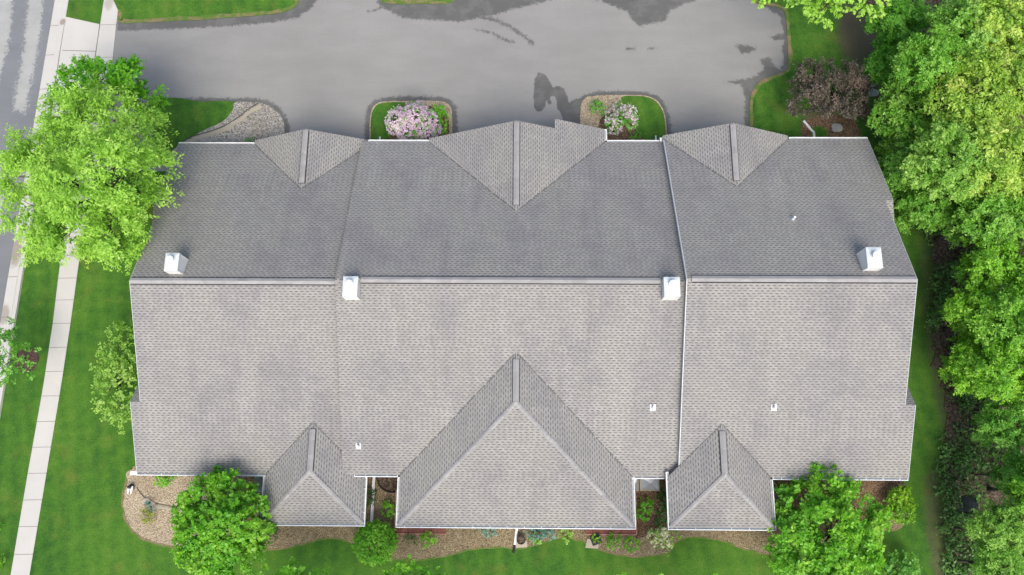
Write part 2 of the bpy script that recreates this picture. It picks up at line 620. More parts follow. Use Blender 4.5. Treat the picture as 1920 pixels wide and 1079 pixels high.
def sheet(name, outline, z, mat, kind='structure', th=0.0):
    """a flat (or slightly raised) sheet from a ground outline"""
    m = MB()
    pts = [(x, y, z) for x, y in outline]
    area = sum(pts[i][0] * pts[(i + 1) % len(pts)][1] - pts[(i + 1) % len(pts)][0] * pts[i][1] for i in range(len(pts)))
    if area < 0:
        pts = pts[::-1]
    tri = tessellate_polygon([[Vector(p) for p in pts]])
    m.v = list(pts)
    for t in tri:
        a, b, c = (Vector(pts[i]) for i in t)
        if (b - a).cross(c - a).z < 0:
            t = t[::-1]
        m.f.append(list(t)); m.m.append(0)
    if th:
        for i in range(len(pts)):
            j = (i + 1) % len(pts)
            m.poly([pts[i], (*pts[i][:2], z - th), (*pts[j][:2], z - th), pts[j]], 0)
    o = m.build(name, mat)
    if kind:
        o['kind'] = kind
    return o


def band(name, line, wd, z, mat, kind='structure', side=1):
    """ribbon following a line, wd to its left (side=1) or right"""
    m = MB()
    n = len(line)
    q = []
    for i in range(n):
        a, b = Vector(line[max(i - 1, 0)]), Vector(line[min(i + 1, n - 1)])
        d = (b - a).normalized()
        nn = Vector((-d.y, d.x)) * side
        ww = wd * (1 + .45 * noise.noise(Vector((line[i][0] * 1.1, line[i][1] * 1.1, 3))))
        q.append(Vector(line[i]) + nn * ww)
    for i in range(n - 1):
        pts = [(*line[i], z), (*line[i + 1], z), (*q[i + 1], z), (*q[i], z)]
        m.poly(pts if side > 0 else pts[::-1], 0)
    o = m.build(name, mat)
    if kind:
        o['kind'] = kind
    return o


# signed distance (positive inside) of many points to a polygon
def sdf(px, py, poly):
    poly = np.asarray(poly, float)
    d = np.full(px.shape, 1e9)
    ins = np.zeros(px.shape, bool)
    n = len(poly)
    for i in range(n):
        a, b = poly[i], poly[(i + 1) % n]
        e = b - a
        t = np.clip(((px - a[0]) * e[0] + (py - a[1]) * e[1]) / max(e @ e, 1e-9), 0, 1)
        d = np.minimum(d, np.hypot(px - a[0] - t * e[0], py - a[1] - t * e[1]))
        c = ((a[1] > py) != (b[1] > py)) & (px < (b[0] - a[0]) * (py - a[1]) / (b[1] - a[1] + 1e-12) + a[0])
        ins ^= c
    return np.where(ins, d, -d)


def quad_mesh(name, V, F, mat, tint=None, attrs=None):
    me = bpy.data.meshes.new(name)
    nv, nf = len(V), len(F)
    me.vertices.add(nv)
    me.vertices.foreach_set('co', np.ascontiguousarray(V, np.float32).ravel())
    me.loops.add(nf * 4)
    me.loops.foreach_set('vertex_index', np.ascontiguousarray(F, np.int32).ravel())
    me.polygons.add(nf)
    me.polygons.foreach_set('loop_start', np.arange(0, nf * 4, 4, dtype=np.int32))
    me.update(calc_edges=True)
    if mat:
        me.materials.append(mat)
    if tint is not None:
        a = me.attributes.new('tint', 'FLOAT', 'FACE')
        a.data.foreach_set('value', np.ascontiguousarray(tint, np.float32))
    for k, v in (attrs or {}).items():
        a = me.attributes.new(k, 'FLOAT', 'POINT')
        a.data.foreach_set('value', np.ascontiguousarray(v, np.float32))
    return me


def grid_sheet(name, x0, x1, y0, y1, st, z, mat, attrname, fn, xf=None):
    nx, ny = int((x1 - x0) / st) + 1, int((y1 - y0) / st) + 1
    X, Y = np.meshgrid(np.linspace(x0, x1, nx), np.linspace(y0, y1, ny))
    if xf:
        X = xf(X, Y)
    V = np.stack([X.ravel(), Y.ravel(), np.full(X.size, z)], 1)
    i = (np.arange(ny - 1)[:, None] * nx + np.arange(nx - 1)[None, :]).ravel()
    F = np.stack([i, i + 1, i + nx + 1, i + nx], 1)
    me = quad_mesh(name, V, F, mat, None, {attrname: fn(X.ravel(), Y.ravel())})
    o = bpy.data.objects.new(name, me)
    COL.objects.link(o)
    o['kind'] = 'structure'
    return o


# ------------------------------------------------------------------ ground
def pt(u, v): return P(u, v, 0)[:2]


spot = lambda u, v, rx, ry, k: (*pt(u, v), rx, ry, k)
LAWN_SPOTS = [spot(1608, 70, 1.7, 3.2, .85), spot(1655, 150, 1.0, 4.5, .8), spot(1540, 232, 1.6, 1.2, .8),
              spot(1760, 650, .9, 9, .4), spot(1768, 1000, 1.2, 5, .55)]
MT['lawn'] = mat_lawn("lawn_grass", LAWN_SPOTS)
MT['lawn_plain'] = mat_lawn("island_grass")

gm = MB()
gm.poly([(-2500, -2500, 0), (2500, -2500, 0), (2500, 2500, 0), (-2500, 2500, 0)])
gm.build('lawn', MT['lawn'])['kind'] = 'structure'

# street on the left: straight lines on the ground
K0, K1 = pt(103, 0), pt(22, 480)               # gutter side of the kerb
kd = Vector((K0[0] - K1[0], K0[1] - K1[1])).normalized()
kn = Vector((kd.y, -kd.x))                      # towards the house
kb = Vector(pt(112, 103)) - Vector(K0)
KW = abs(kb.dot(kn))


def kline(off, y):
    o = Vector(K0) + kn * off
    t = (y - o.y) / kd.y
    return (o.x + kd.x * t, y)


dry_polys = [ground_poly(p) for p in (
    [(-40, -30), (24, -30), (22, 40), (14, 95), (4, 125), (-6, 165), (-60, 210)],
    [(56, -30), (78, -30), (80, 10), (75, 70), (63, 135), (55, 170), (52, 205), (44, 218), (36, 205), (28, 210), (26, 185), (36, 140), (46, 75)],
    [(-40, 250), (-10, 280), (8, 330), (2, 420), (-20, 480), (-60, 500)])]


def dry_field(x, y):
    v = np.full(x.shape, -3.0)
    for p in dry_polys:
        v = np.maximum(v, sdf(x, y, p))
    return np.clip(v, -3, 3)


MT['road'] = mat_asphalt("street_asphalt", (.165, .172, .18), (.30, .305, .285), 'dry', .75, .14)
ylo, yhi = -34.0, 40.0
grid_sheet('road', -1, 0, ylo, yhi, .02, 0, MT['road'], 'dry', lambda x, y: x * 0) if False else None
nxr, nyr = 60, 420
yy = np.linspace(-70, 60, nyr)
tt = np.linspace(0, 1, nxr)
Vr, ar = [], []
X = np.zeros((nyr, nxr)); Y = np.zeros((nyr, nxr))
for i, y in enumerate(yy):
    x1 = kline(.02, y)[0]
    X[i] = x1 - 9.5 * (1 - tt)
    Y[i] = y
V = np.stack([X.ravel(), Y.ravel(), np.full(X.size, .004)], 1)
i_ = (np.arange(nyr - 1)[:, None] * nxr + np.arange(nxr - 1)[None, :]).ravel()
ro = bpy.data.objects.new('road', quad_mesh('road', V, np.stack([i_, i_ + 1, i_ + nxr + 1, i_ + nxr], 1), MT['road'], None, {'dry': dry_field(X.ravel(), Y.ravel())}))
COL.objects.link(ro)
ro['kind'] = 'structure'

# kerb and gutter: pan, rise, top, back; with joints
kerb = MB()
prof = [(0, .012), (KW * .62, .03), (KW * .74, .13), (KW * .97, .14), (KW, .0)]
ys = np.linspace(-60, 50, 56)
for a, b in zip(ys[:-1], ys[1:]):
    drop = 0.25 if (b > pt(100, 215)[1] and a < pt(118, 28)[1]) else 1.0       # dropped kerb at the driveway
    for (o1, z1), (o2, z2) in zip(prof[:-1], prof[1:]):
        za, zb = .012 + (z1 - .012) * drop if z1 > 0 else 0, .012 + (z2 - .012) * drop if z2 > 0 else 0
        kerb.poly([(*kline(o1, a), za), (*kline(o2, a), zb), (*kline(o2, b), zb), (*kline(o1, b), za)])
kerb.build('kerb', MT['concrete'])['kind'] = 'structure'
kj = MB()
for v in (49, 104, 168, 300, 366, 440, 520, 596):
    y = pt(60, v)[1]
    for (o1, z1), (o2, z2) in zip(prof[:2], prof[1:3]):
        pass
    a, b = kline(.0, y), kline(KW * .6, y + .03)
    kj.poly([(a[0], a[1] - .02, .018), (b[0], b[1] - .02, .036), (b[0], b[1] + .02, .036), (a[0], a[1] + .02, .018)])
kj.build('kerb_joint', MT['joint'])['kind'] = 'structure'

# pavement slabs
SWL = [(204, -60), (195, 0), (188, 45), (180, 103), (148, 300), (113, 490), (100, 600), (82, 720), (50, 900), (20, 1079), (5, 1160)]
SWR = [(236, -60), (224, 0), (218, 45), (211, 113), (183, 300), (148, 490), (133, 600), (115, 720), (85, 900), (55, 1079), (42, 1160)]
jv = [-50, -5, 47, 108, 160, 210, 258, 304, 348, 392, 436, 480, 522, 563, 607, 652, 697, 743, 791, 839, 888, 938, 988, 1040, 1092, 1140]


def lerp_edge(E_, v):
    for (u0, v0), (u1, v1) in zip(E_[:-1], E_[1:]):
        if v0 <= v <= v1:
            return u0 + (u1 - u0) * (v - v0) / (v1 - v0)
    return E_[-1][0]


sw = MB()
for i, (a, b) in enumerate(zip(jv[:-1], jv[1:])):
    g = .45
    q = [(lerp_edge(SWL, b - g), b - g), (lerp_edge(SWR, b - g), b - g - .6), (lerp_edge(SWR, a + g), a + g - .6), (lerp_edge(SWL, a + g), a + g)]
    top = [P(u, v, .03) for u, v in q]
    sw.slab(top, .05, 0, 0)
sw.build('sidewalk', MT['concrete'])['kind'] = 'structure'
sj = [(lerp_edge(SWL, v) - .3, v) for v in np.linspace(-48, 1138, 30)]
sj2 = [(lerp_edge(SWR, v) + .3, v - .6) for v in np.linspace(1138, -48, 30)]
sheet('sidewalk_base', ground_poly(sj + sj2), .012, MT['joint'])
# worn strip along both sides of the pavement
for E_, sd_ in ((SWL, -1), (SWR, 1)):
    ln = smooth_outline([pt(u, v) for u, v in E_ if v <= 30 or v >= 300], False, 6)
    lo_ = [q for q in ln if q[1] < pt(150, 300)[1]]
    band('lawn_edge', lo_, .09, .005, MT['edge'], side=-sd_)

# concrete apron between kerb and pavement
apx = [(123, 32), (187, 46), (163, 205), (96, 222), (104, 165), (112, 103)]
ao = ground_poly(apx)
sheet('driveway_apron', ao, .022, MT['concrete'], th=.03)
aj = MB()
for (a, b) in (((112, 103), (103, 166)), ((121, 45), (112, 103)), ((187, 46), (180, 103)), ((180, 103), (163, 205)), ((117, 95), (180, 97))):
    pa, pb = pt(*a), pt(*b)
    aj.obox(pa, pb, .05, .02, .0265)
aj.build('apron_joint', MT['joint'])['kind'] = 'structure'

# ---- driveway court
ISL1 = [(693, 300), (693, 262), (693, 228), (697, 207), (706, 196), (722, 191), (770, 190), (822, 190), (838, 194), (846, 204), (848, 222), (848, 262), (848, 300)]
ISL2 = [(1088, 300), (1088, 250), (1088, 212), (1091, 193), (1102, 183), (1125, 180), (1165, 179), (1205, 180), (1226, 186), (1239, 198), (1247, 220), (1250, 250), (1250, 300)]
LBED = [(300, 192), (380, 191), (440, 191), (480, 191), (502, 196), (520, 207), (532, 224), (536, 245), (537, 268), (537, 300), (300, 300)]
RLAWN = [(1380, -120), (1405, -30), (1418, 6), (1440, 11), (1460, 15), (1470, 24), (1474, 45), (1476, 80), (1478, 112), (1477, 128), (1468, 136), (1446, 144), (1424, 154), (1410, 172), (1405, 195), (1404, 235), (1404, 300),
         (1900, 300), (1900, -120)]
NLAWN = [(219, -70), (221, 20), (222, 40), (232, 44), (270, 43), (330, 40), (400, 36), (470, 31), (520, 26), (545, 19), (557, 10), (562, -4), (568, -70)]
TISL = [(690, -60), (712, -6), (720, 5), (745, 8), (800, 8), (840, 7), (852, 2), (858, -8), (870, -60)]

W_POLYS = [ground_poly(p) for p in (
    [(219, 40), (219, 58), (260, 57), (330, 55), (430, 50), (520, 42), (560, 33), (585, 15), (600, -10), (610, -60), (560, -60), (555, 0), (400, 26)],
    [(700, -60), (708, 8), (730, 22), (752, 34), (800, 38), (860, 42), (900, 34), (935, 28), (960, 18), (1010, 7), (1060, -8), (1090, -60)],
    [(1100, -40), (1118, 0), (1150, 12), (1176, 22), (1184, 38), (1200, 50), (1216, 46), (1230, 44), (1248, 40), (1256, 22), (1275, 12), (1310, -2), (1330, -40)],
    [(1010, 137), (1003, 150), (1001, 180), (1002, 200), (1008, 210), (1016, 207), (1022, 198), (1021, 189), (1029, 186), (1033, 180), (1040, 179), (1044, 187), (1045, 203), (1052, 212), (1056, 222), (1056, 245), (1092, 250), (1092, 190),
     (1080, 186), (1070, 192), (1066, 198), (1063, 182), (1056, 166), (1045, 162), (1036, 166), (1031, 155), (1022, 141)],
    [(1027, 189), (1032, 189), (1034, 194), (1029, 196), (1026, 193)],
    [(1424, 4), (1480, 10), (1484, 140), (1440, 152), (1412, 170), (1408, 250), (1392, 250), (1397, 200), (1396, 176), (1386, 158), (1352, 156), (1392, 148), (1420, 142), (1432, 128), (1424, 112), (1444, 106), (1450, 122), (1462, 132), (1469, 118), (1467, 96), (1468, 60), (1462, 32), (1440, 18)],
    [(1378, 85), (1400, 84), (1420, 92), (1404, 100), (1388, 100)],
    [(1440, 70), (1468, 62), (1470, 76), (1452, 76)])]
W_LINES = [([(905, 33), (940, 42), (968, 58), (990, 74), (999, 83)], .09), ([(893, 55), (925, 64), (945, 74), (962, 80)], .03),
           ([(690, 22), (705, 19), (716, 14)], .0), ([(1175, 92), (1190, 92)], .0), ([(1217, 92), (1232, 91)], .0)]
ISLG = [ground_poly(p) for p in (ISL1, ISL2, LBED)]


def wet_field(x, y):
    v = np.full(x.shape, -3.0)
    for k, p in enumerate(W_POLYS):
        v = np.maximum(v, sdf(x, y, p) * (3.0 if k in (3, 4) else 1.0) + (.12 if k in (3, 4) else 0.0))
    for k, p in enumerate(ISLG):
        v = np.maximum(v, sdf(x, y, p) + (.40, .36, .30)[k])
    for ln, wd in W_LINES:
        g = [pt(*q) for q in ln]
        for a, b in zip(g[:-1], g[1:]):
            e = np.array(b) - np.array(a)
            t = np.clip(((x - a[0]) * e[0] + (y - a[1]) * e[1]) / (e @ e), 0, 1)
            v = np.maximum(v, wd + .06 - np.hypot(x - a[0] - t * e[0], y - a[1] - t * e[1]))
    return np.clip(v, -3, 3)


MT['drive'] = mat_asphalt("driveway_asphalt", (.226, .224, .209), (.098, .098, .093), 'wet', .42, .12)
DX0 = pt(200, 110)[0]
swr = [pt(u, v) for u, v in SWR]
swr.sort(key=lambda q: q[1])
sy = np.array([q[1] for q in swr]); sx_ = np.array([q[0] for q in swr])
XE = pt(1500, 100)[0]


def drive_x(X, Y):
    t = (X - DX0) / (XE - DX0)
    left = np.interp(Y, sy, sx_) + .02
    return left + t * (XE - left)


grid_sheet('driveway', DX0, XE, 9.9, 33.0, .12, .008, MT['drive'], 'wet', wet_field, drive_x)

# grass around and between the drives (raised a hand above the asphalt)
for nm, px, mt in (('lawn', NLAWN, 'lawn_plain'), ('lawn', RLAWN, 'lawn')):
    ln = smooth_outline(ground_poly(px), True, 5, .05)
    sheet(nm, ln, .05, MT[mt], th=.06)
def side_of(ln):                                # which side of the outline is inside
    a = sum(ln[i][0] * ln[(i + 1) % len(ln)][1] - ln[(i + 1) % len(ln)][0] * ln[i][1] for i in range(len(ln)))
    return 1 if a > 0 else -1


for px, wd in ((NLAWN, .3), (RLAWN, .26), (TISL, .3)):
    ln = smooth_outline(ground_poly(px), True, 5, .05)
    sgn = side_of(ln)
    if px is TISL:
        sheet('lawn', ln, .05, MT['lawn_plain'], th=.06)
    band('lawn_edge', ln[5:-5], wd, .056, MT['edge'], side=sgn)

# island beds
def bed(name, px, z, mat, th=.05, jit=.05):
    return sheet(name, smooth_outline(ground_poly(px), True, 5, jit), z, MT[mat], th=th)


bed('rock_bed', ISL1, .05, 'tan', .06)
bed('lawn', [(695, 300), (695, 262), (695, 228), (699, 209), (708, 198), (724, 193), (760, 193), (776, 195), (770, 215), (750, 240), (735, 262), (735, 300)], .064, 'lawn_plain', .01)
bed('mulch_bed', [(735, 300), (735, 250), (760, 215), (800, 200), (838, 215), (842, 255), (842, 300)], .07, 'mulch_red', .01)
bed('rock_bed', ISL2, .05, 'tan', .06)
bed('lawn', [(1167, 182), (1205, 182), (1224, 188), (1237, 200), (1245, 221), (1248, 250), (1248, 300), (1190, 300), (1190, 262), (1192, 235), (1180, 205), (1168, 195)], .064, 'lawn_plain', .01)
bed('mulch_bed', [(1120, 300), (1122, 240), (1130, 220), (1160, 210), (1185, 235), (1205, 262), (1205, 300)], .07, 'mulch_red', .01)
bed('river_rock_bed', [(442, 193), (480, 193), (501, 198), (518, 208), (530, 225), (534, 246), (535, 268), (535, 300), (330, 300), (338, 272), (360, 258), (384, 245), (408, 234), (426, 222), (437, 207)], .056, 'river', .06)
LB = bed('lawn', [(296, 192), (380, 191), (441, 192), (437, 207), (425, 223), (407, 235), (383, 246), (358, 260), (340, 274), (330, 300), (290, 300)], .05, 'lawn_plain', .06)
band('garden_edging', smooth_outline([pt(*q) for q in ((488, 196), (470, 207), (448, 224), (420, 240), (392, 250), (365, 258), (346, 268))], False, 8), .30, .068, MT['edging'], side=1)
band('garden_edging', smooth_outline([pt(*q) for q in ((484, 194), (466, 205), (445, 222), (417, 238), (389, 248), (362, 256), (343, 266))], False, 8), .07, .074, MT['edging_dark'], side=1)
# bed under the purple tree and by the front right corner
bed('mulch_bed', [(1497, 262), (1504, 240), (1520, 224), (1560, 215), (1600, 225), (1612, 250), (1600, 275), (1560, 280), (1500, 280)], .058, 'mulch_red', .01, .2)
bed('lawn', [(1522, 262), (1520, 245), (1534, 238), (1548, 244), (1550, 262), (1540, 275)], .066, 'lawn_plain', .01, .1)

# big planting bed along the garden side
SBED = [(246, 884), (238, 905), (231, 930), (231, 955), (238, 980), (252, 1000), (275, 1013), (305, 1022), (345, 1028), (420, 1034), (505, 1030), (540, 1026), (575, 1017), (610, 1009), (640, 1010), (662, 1022), (690, 1042),
        (745, 1047), (790, 1048), (840, 1040), (885, 1029), (930, 1025), (975, 1027), (1010, 1020), (1040, 1009), (1062, 1006), (1090, 1014), (1125, 1030), (1165, 1040), (1210, 1043), (1250, 1036), (1262, 1018), (1285, 1008),
        (1325, 1008), (1365, 1016), (1400, 1030), (1440, 1037), (1480, 1036), (1560, 1020), (1640, 1000), (1690, 985), (1700, 940), (1690, 905), (1640, 880), (1300, 870), (700, 870), (300, 870)]
sbl = smooth_outline(ground_poly(SBED), True, 6, .05)
sheet('planting_bed', sbl, .012, MT['mulch'], th=.0)
band('lawn_edge', sbl[:-20], .10, .017, MT['edge'], side=-side_of(sbl))
bed('rock_bed', [(250, 880), (240, 906), (233, 930), (233, 955), (240, 979), (254, 998), (277, 1011), (306, 1020), (346, 1026), (400, 1030), (440, 1000), (400, 950), (385, 915), (385, 880)], .018, 'tan2' if 'tan2' in MT else 'tan', 0, .05)
bed('mulch_bed', [(690, 880), (690, 975), (745, 1000), (760, 1040), (740, 1044), (700, 1040), (745, 1046), (800, 1046), (810, 1030), (790, 1005), (745, 1000), (745, 880)], .018, 'mulch_red', 0, .05) if False else None
bed('mulch_bed', [(1190, 880), (1190, 990), (1200, 1010), (1250, 1000), (1258, 980), (1256, 880)], .018, 'mulch_red', 0, .15)
bed('mulch_bed', [(1455, 895), (1455, 1015), (1500, 1010), (1600, 985), (1680, 960), (1680, 895)], .018, 'mulch_red', 0, .15)
band('garden_edging', smooth_outline([pt(*q) for q in ((256, 914), (263, 925), (272, 934), (281, 941), (290, 945), (304, 947), (320, 950), (360, 955))], False, 8), .045, .05, MT['edging_dark'], side=1)
band('garden_edging', smooth_outline([pt(*q) for q in ((286, 945), (300, 949), (318, 952), (358, 957))], False, 8), .22, .045, MT['edging'], side=-1)

# woodland floor at the right
FLOOR = [(1655, -120), (1652, 60), (1652, 140), (1658, 200), (1668, 270), (1690, 320), (1705, 400), (1740, 440), (1752, 520), (1748, 600), (1752, 680), (1768, 740), (1772, 820), (1768, 900), (1776, 980), (1778, 1079), (1785, 1250), (2600, 1250), (2600, -120)]
fl = smooth_outline(ground_poly(FLOOR), True, 8, .5)
sheet('woodland_floor', fl, .07, MT['darksoil'], th=.07)
BLOTCH = smooth_outline(ground_poly([(1797, 934), (1812, 927), (1828, 934), (1832, 952), (1828, 966), (1812, 970), (1796, 964), (1793, 950)]), True, 5, .05)
sheet('blotch', BLOTCH, .078, MT['dark_gloss'])  # flat glossy near-black sheet of unidentified nature on the woodland floor
# mulch ring of the kerbside sapling
rc = pt(50, 676)
sheet('mulch_ring', [(rc[0] + .82 * math.cos(a) * (1 + .06 * math.sin(5 * a)), rc[1] + .82 * math.sin(a)) for a in np.linspace(0, 2 * math.pi, 32, endpoint=False)], .02, MT['mulch_dark'] if 'mulch_dark' in MT else MT['mulch_red'])

# ------------------------------------------------------------------ the house
LH, WD = 22.5, 10.8177
KS = 4.90795 / WD                               # roof slope
ZR = {'L': 7.449, 'M': 7.90, 'R': 8.399}
XM1, XM2 = -10.4287, 9.6157
SE_ = .60
SN_ = .48
YBN, YBS = 5.684, -6.706
zroof = lambda u, y: ZR[u] - KS * abs(y)
ZE = {u: ZR[u] - KS * WD for u in ZR}

house = empty('townhouse', (0, 0, 0), 'long single storey three unit house with grey shingle roofs seen from above', 'house')
SHM = [MT['shingle'], MT['trim']]
TH = .2


def cap_strip(m, a, b, wd, h, mi=0):
    """low strip of caps over a ridge or hip from a to b (two slopes handled by a flat-ish folded strip)"""
    a, b = Vector(a), Vector(b)
    d = (b - a).normalized()
    q = Vector((0, 0, 1)).cross(d).normalized() * wd / 2
    up = Vector((0, 0, h))
    dz = Vector((0, 0, -wd / 2 * KS * .95))
    top = [a - q + up + dz, b - q + up + dz, b + up, a + up]
    m.prism(top, [p - Vector((0, 0, .05)) for p in top], mi, mi)
    top = [a + up, b + up, b + q + up + dz, a + q + up + dz]
    m.prism(top, [p - Vector((0, 0, .05)) for p in top], mi, mi)


def hip_caps(m, a, b, wd, h, nx, ny):
    """overlapping cap shingles down a hip"""
    a, b = Vector(a), Vector(b)
    L_ = (b - a).length
    k = int(L_ / .27)
    d = (b - a) / L_
    q = Vector((0, 0, 1)).cross(d).normalized() * wd / 2
    for i in range(k):
        s0, s1 = a + d * (i * L_ / k), a + d * ((i + 1.12) * L_ / k)
        u0, u1 = Vector((0, 0, h * .45)), Vector((0, 0, h))
        dz = Vector((0, 0, -wd / 2 * KS * .66))
        j = random.uniform(-.012, .012)
        for sg in (-1, 1):
            top = [s0 + u0, s1 + u1, s1 + q * sg * (1 + j) + u1 + dz, s0 + q * sg * (1 + j) + u0 + dz]
            if sg > 0:
                top = top[::-1]
            m.prism(top, [p - Vector((0, 0, .03)) for p in top])


def ridge_vent(parent, a, b, name='ridge_vent'):
    """raised vent: dark mesh body under a pale shingle-covered cap"""
    m = MB()
    a, b = Vector(a), Vector(b)
    d = (b - a).normalized()
    q = Vector((0, 0, 1)).cross(d).normalized()
    for sg in (-1, 1):
        for (w0, w1, h, mi) in ((0, .222, .055, 1), (0, .178, .075, 0)):
            p = lambda s, wv, hh: s + q * sg * wv + Vector((0, 0, hh - wv * KS))
            top = [p(a, w0, h), p(b, w0, h), p(b, w1, h), p(a, w1, h)]
            if sg < 0:
                top = top[::-1]
            top = top[::-1] if (Vector(top[1]) - Vector(top[0])).cross(Vector(top[2]) - Vector(top[1])).z < 0 else top
            m.prism(top, [Vector(t) - Vector((0, 0, .06)) for t in top], mi, 1)
    # shingle seams on the cap
    n_ = int((b - a).length / .95)
    for i in range(1, n_):
        if random.random() < .75:
            s = a + (b - a) * (i / n_ + random.uniform(-.2, .2) / n_)
            for sg in (-1, 1):
                p = lambda t, wv: s + d * t + q * sg * wv + Vector((0, 0, .083 - wv * KS))
                t0 = random.choice([.25, .5, .4])
                top = [p(0, .0), p(t0, .0), p(t0, .172), p(0, .172)]
                if (top[1] - top[0]).cross(top[2] - top[1]).z < 0:
                    top = top[::-1]
                m.prism(top, [t - Vector((0, 0, .01)) for t in top], 0, 1)
    return m.build(name, [MT['cap'], MT['vent_edge']], parent)


# main roofs of the three units
def main_roof(u, x0, x1, west, east):
    m = MB()
    z = lambda y: zroof(u, y)
    no = [(x0, 0), (x1, 0)]
    ea = [(x1 + SE_, YBN)] if east else []
    # north plane, ccw from above
    n_ = [(x0, 0, z(0)), (x1, 0, z(0))]
    if east:
        n_ += [(x1, YBN, z(YBN)), (x1 + SN_, YBN, z(YBN)), (x1 + SN_, WD, z(WD))]
    else:
        n_ += [(x1, WD, z(WD))]
    if west:
        n_ += [(x0 - SN_, WD, z(WD)), (x0 - SN_, YBN, z(YBN)), (x0, YBN, z(YBN))]
    else:
        n_ += [(x0, WD, z(WD))]
    m.slab(n_, TH)
    s_ = [(x1, 0, z(0)), (x0, 0, z(0))]
    if west:
        s_ += [(x0, YBS, z(YBS)), (x0 - SE_, YBS, z(YBS)), (x0 - SE_, -WD, z(WD))]
    else:
        s_ += [(x0, -WD, z(WD))]
    if east:
        s_ += [(x1 + SE_, -WD, z(WD)), (x1 + SE_, YBS, z(YBS)), (x1, YBS, z(YBS))]
    else:
        s_ += [(x1, -WD, z(WD))]
    m.slab(s_, TH)
    # little return slopes behind the wall bumps
    for (yb, sg, ks, SX) in ((YBN, -1, .12, SN_), (YBS, 1, .57, SE_)):
        for on, xa, xb in ((east, x1, x1 + SX), (west, x0 - SX, x0)):
            if on:
                e = yb + sg * 2.6
                t = [(xa, yb, z(yb)), (xb, yb, z(yb)), (xb, e, z(yb) - 2.6 * ks), (xa, e, z(yb) - 2.6 * ks)]
                m.slab(t if sg > 0 else t[::-1], TH)
    o = m.build('roof', SHM, house, uv=True)
    return o


RF = {'L': main_roof('L', -LH, XM1 + .12, True, False), 'M': main_roof('M', XM1, XM2 + .12, False, False), 'R': main_roof('R', XM2, LH, False, True)}
# step fascias where one roof stands above the next
for (x, lo, hi) in ((XM1, 'L', 'M'), (XM2, 'M', 'R')):
    m, rb = MB(), MB()
    for sg in (1, -1):
        y1 = WD
        dt = .21 if x < 0 else .25
        xf_ = x - (.035 if x < 0 else .015)
        a = [(xf_, 0, ZR[hi] - dt), (xf_, sg * y1, ZE[hi] - dt)]
        b = [(xf_, 0, ZR[lo] - .1), (xf_, sg * y1, ZE[lo] - .1)]
        f = [a[0], b[0], b[1], a[1]]
        f2 = [(p[0] + .012, p[1], p[2]) for p in f]
        if sg < 0:
            f, f2 = f[::-1], f2[::-1]
        m.prism(f, f2)
        if x > 0:
            t = [(x - .03, 0, ZR[hi] - .01), (x - .003, 0, ZR[hi] - .01), (x - .003, sg * y1, ZE[hi] - .01), (x - .03, sg * y1, ZE[hi] - .01)]
            rb.slab(t[::-1] if sg < 0 else t, .24, 0, 0)
    if x > 0:
        rb.build('rake_board', MT['trim'], house)
    m.build('step_flashing', MT['flash'], house)
ridge_vent(RF['L'], (-LH + .05, 0, ZR['L']), (XM1 - .05, 0, ZR['L']))
ridge_vent(RF['M'], (-8.95, 0, ZR['M']), (8.2, 0, ZR['M']))
ridge_vent(RF['R'], (XM2 + .25, 0, ZR['R']), (LH - .05, 0, ZR['R']))
# drip edges along the outer rakes
for u, x0, sg in (('L', -LH, -1), ('R', LH, 1)):
    m = MB()
    z = lambda y: zroof(u, y)
    for xo, ya, yb in ((x0, 0, YBN - 1.4), (x0 + sg * SN_, YBN, WD), (x0, 0, YBS), (x0 + sg * SE_, YBS, -WD)):
        xa, xb = xo, xo + sg * .035
        t = [(xa, ya, z(ya) - .02), (xb, ya, z(ya) - .02), (xb, yb, z(yb) - .02), (xa, yb, z(yb) - .02)]
        if (Vector(t[1]) - Vector(t[0])).cross(Vector(t[2]) - Vector(t[1])).z < 0:
            t = t[::-1]
        m.slab(t, .2, 0, 0)
    m.build('rake_board', MT['gutter_in'], house)

# street-side gables
GAB = {'L': (-13.88, 3.92, 11.10), 'M': (-.08, 5.87, 11.06), 'R': (13.67, 4.10, 11.06)}
GR = {}
for u, (gx, hw, yf) in GAB.items():
    ze = ZE[u]
    zr = ze + KS * hw
    yb = (ZR[u] - zr) / KS
    m = MB()
    A, B = (gx, yf, zr), (gx, yb, zr)
    m.slab([A, (gx - hw, yf, ze), (gx - hw, WD, ze), B], TH)
    if u == 'M':
        xs, yx = 2.40, 11.74
        zs = zr - KS * (xs - gx)
        m.slab([B, (gx + hw, WD, ze), (gx + hw, yx, ze), (xs, yx, zs), (xs, yf, zs), A], TH)
    else:
        m.slab([B, (gx + hw, WD, ze), (gx + hw, yf, ze), A], TH)
    GR[u] = m.build('gable_roof', SHM, house, uv=True)
    ridge_vent(GR[u], (gx, yf - .12, zr), (gx, yb + .42, zr))

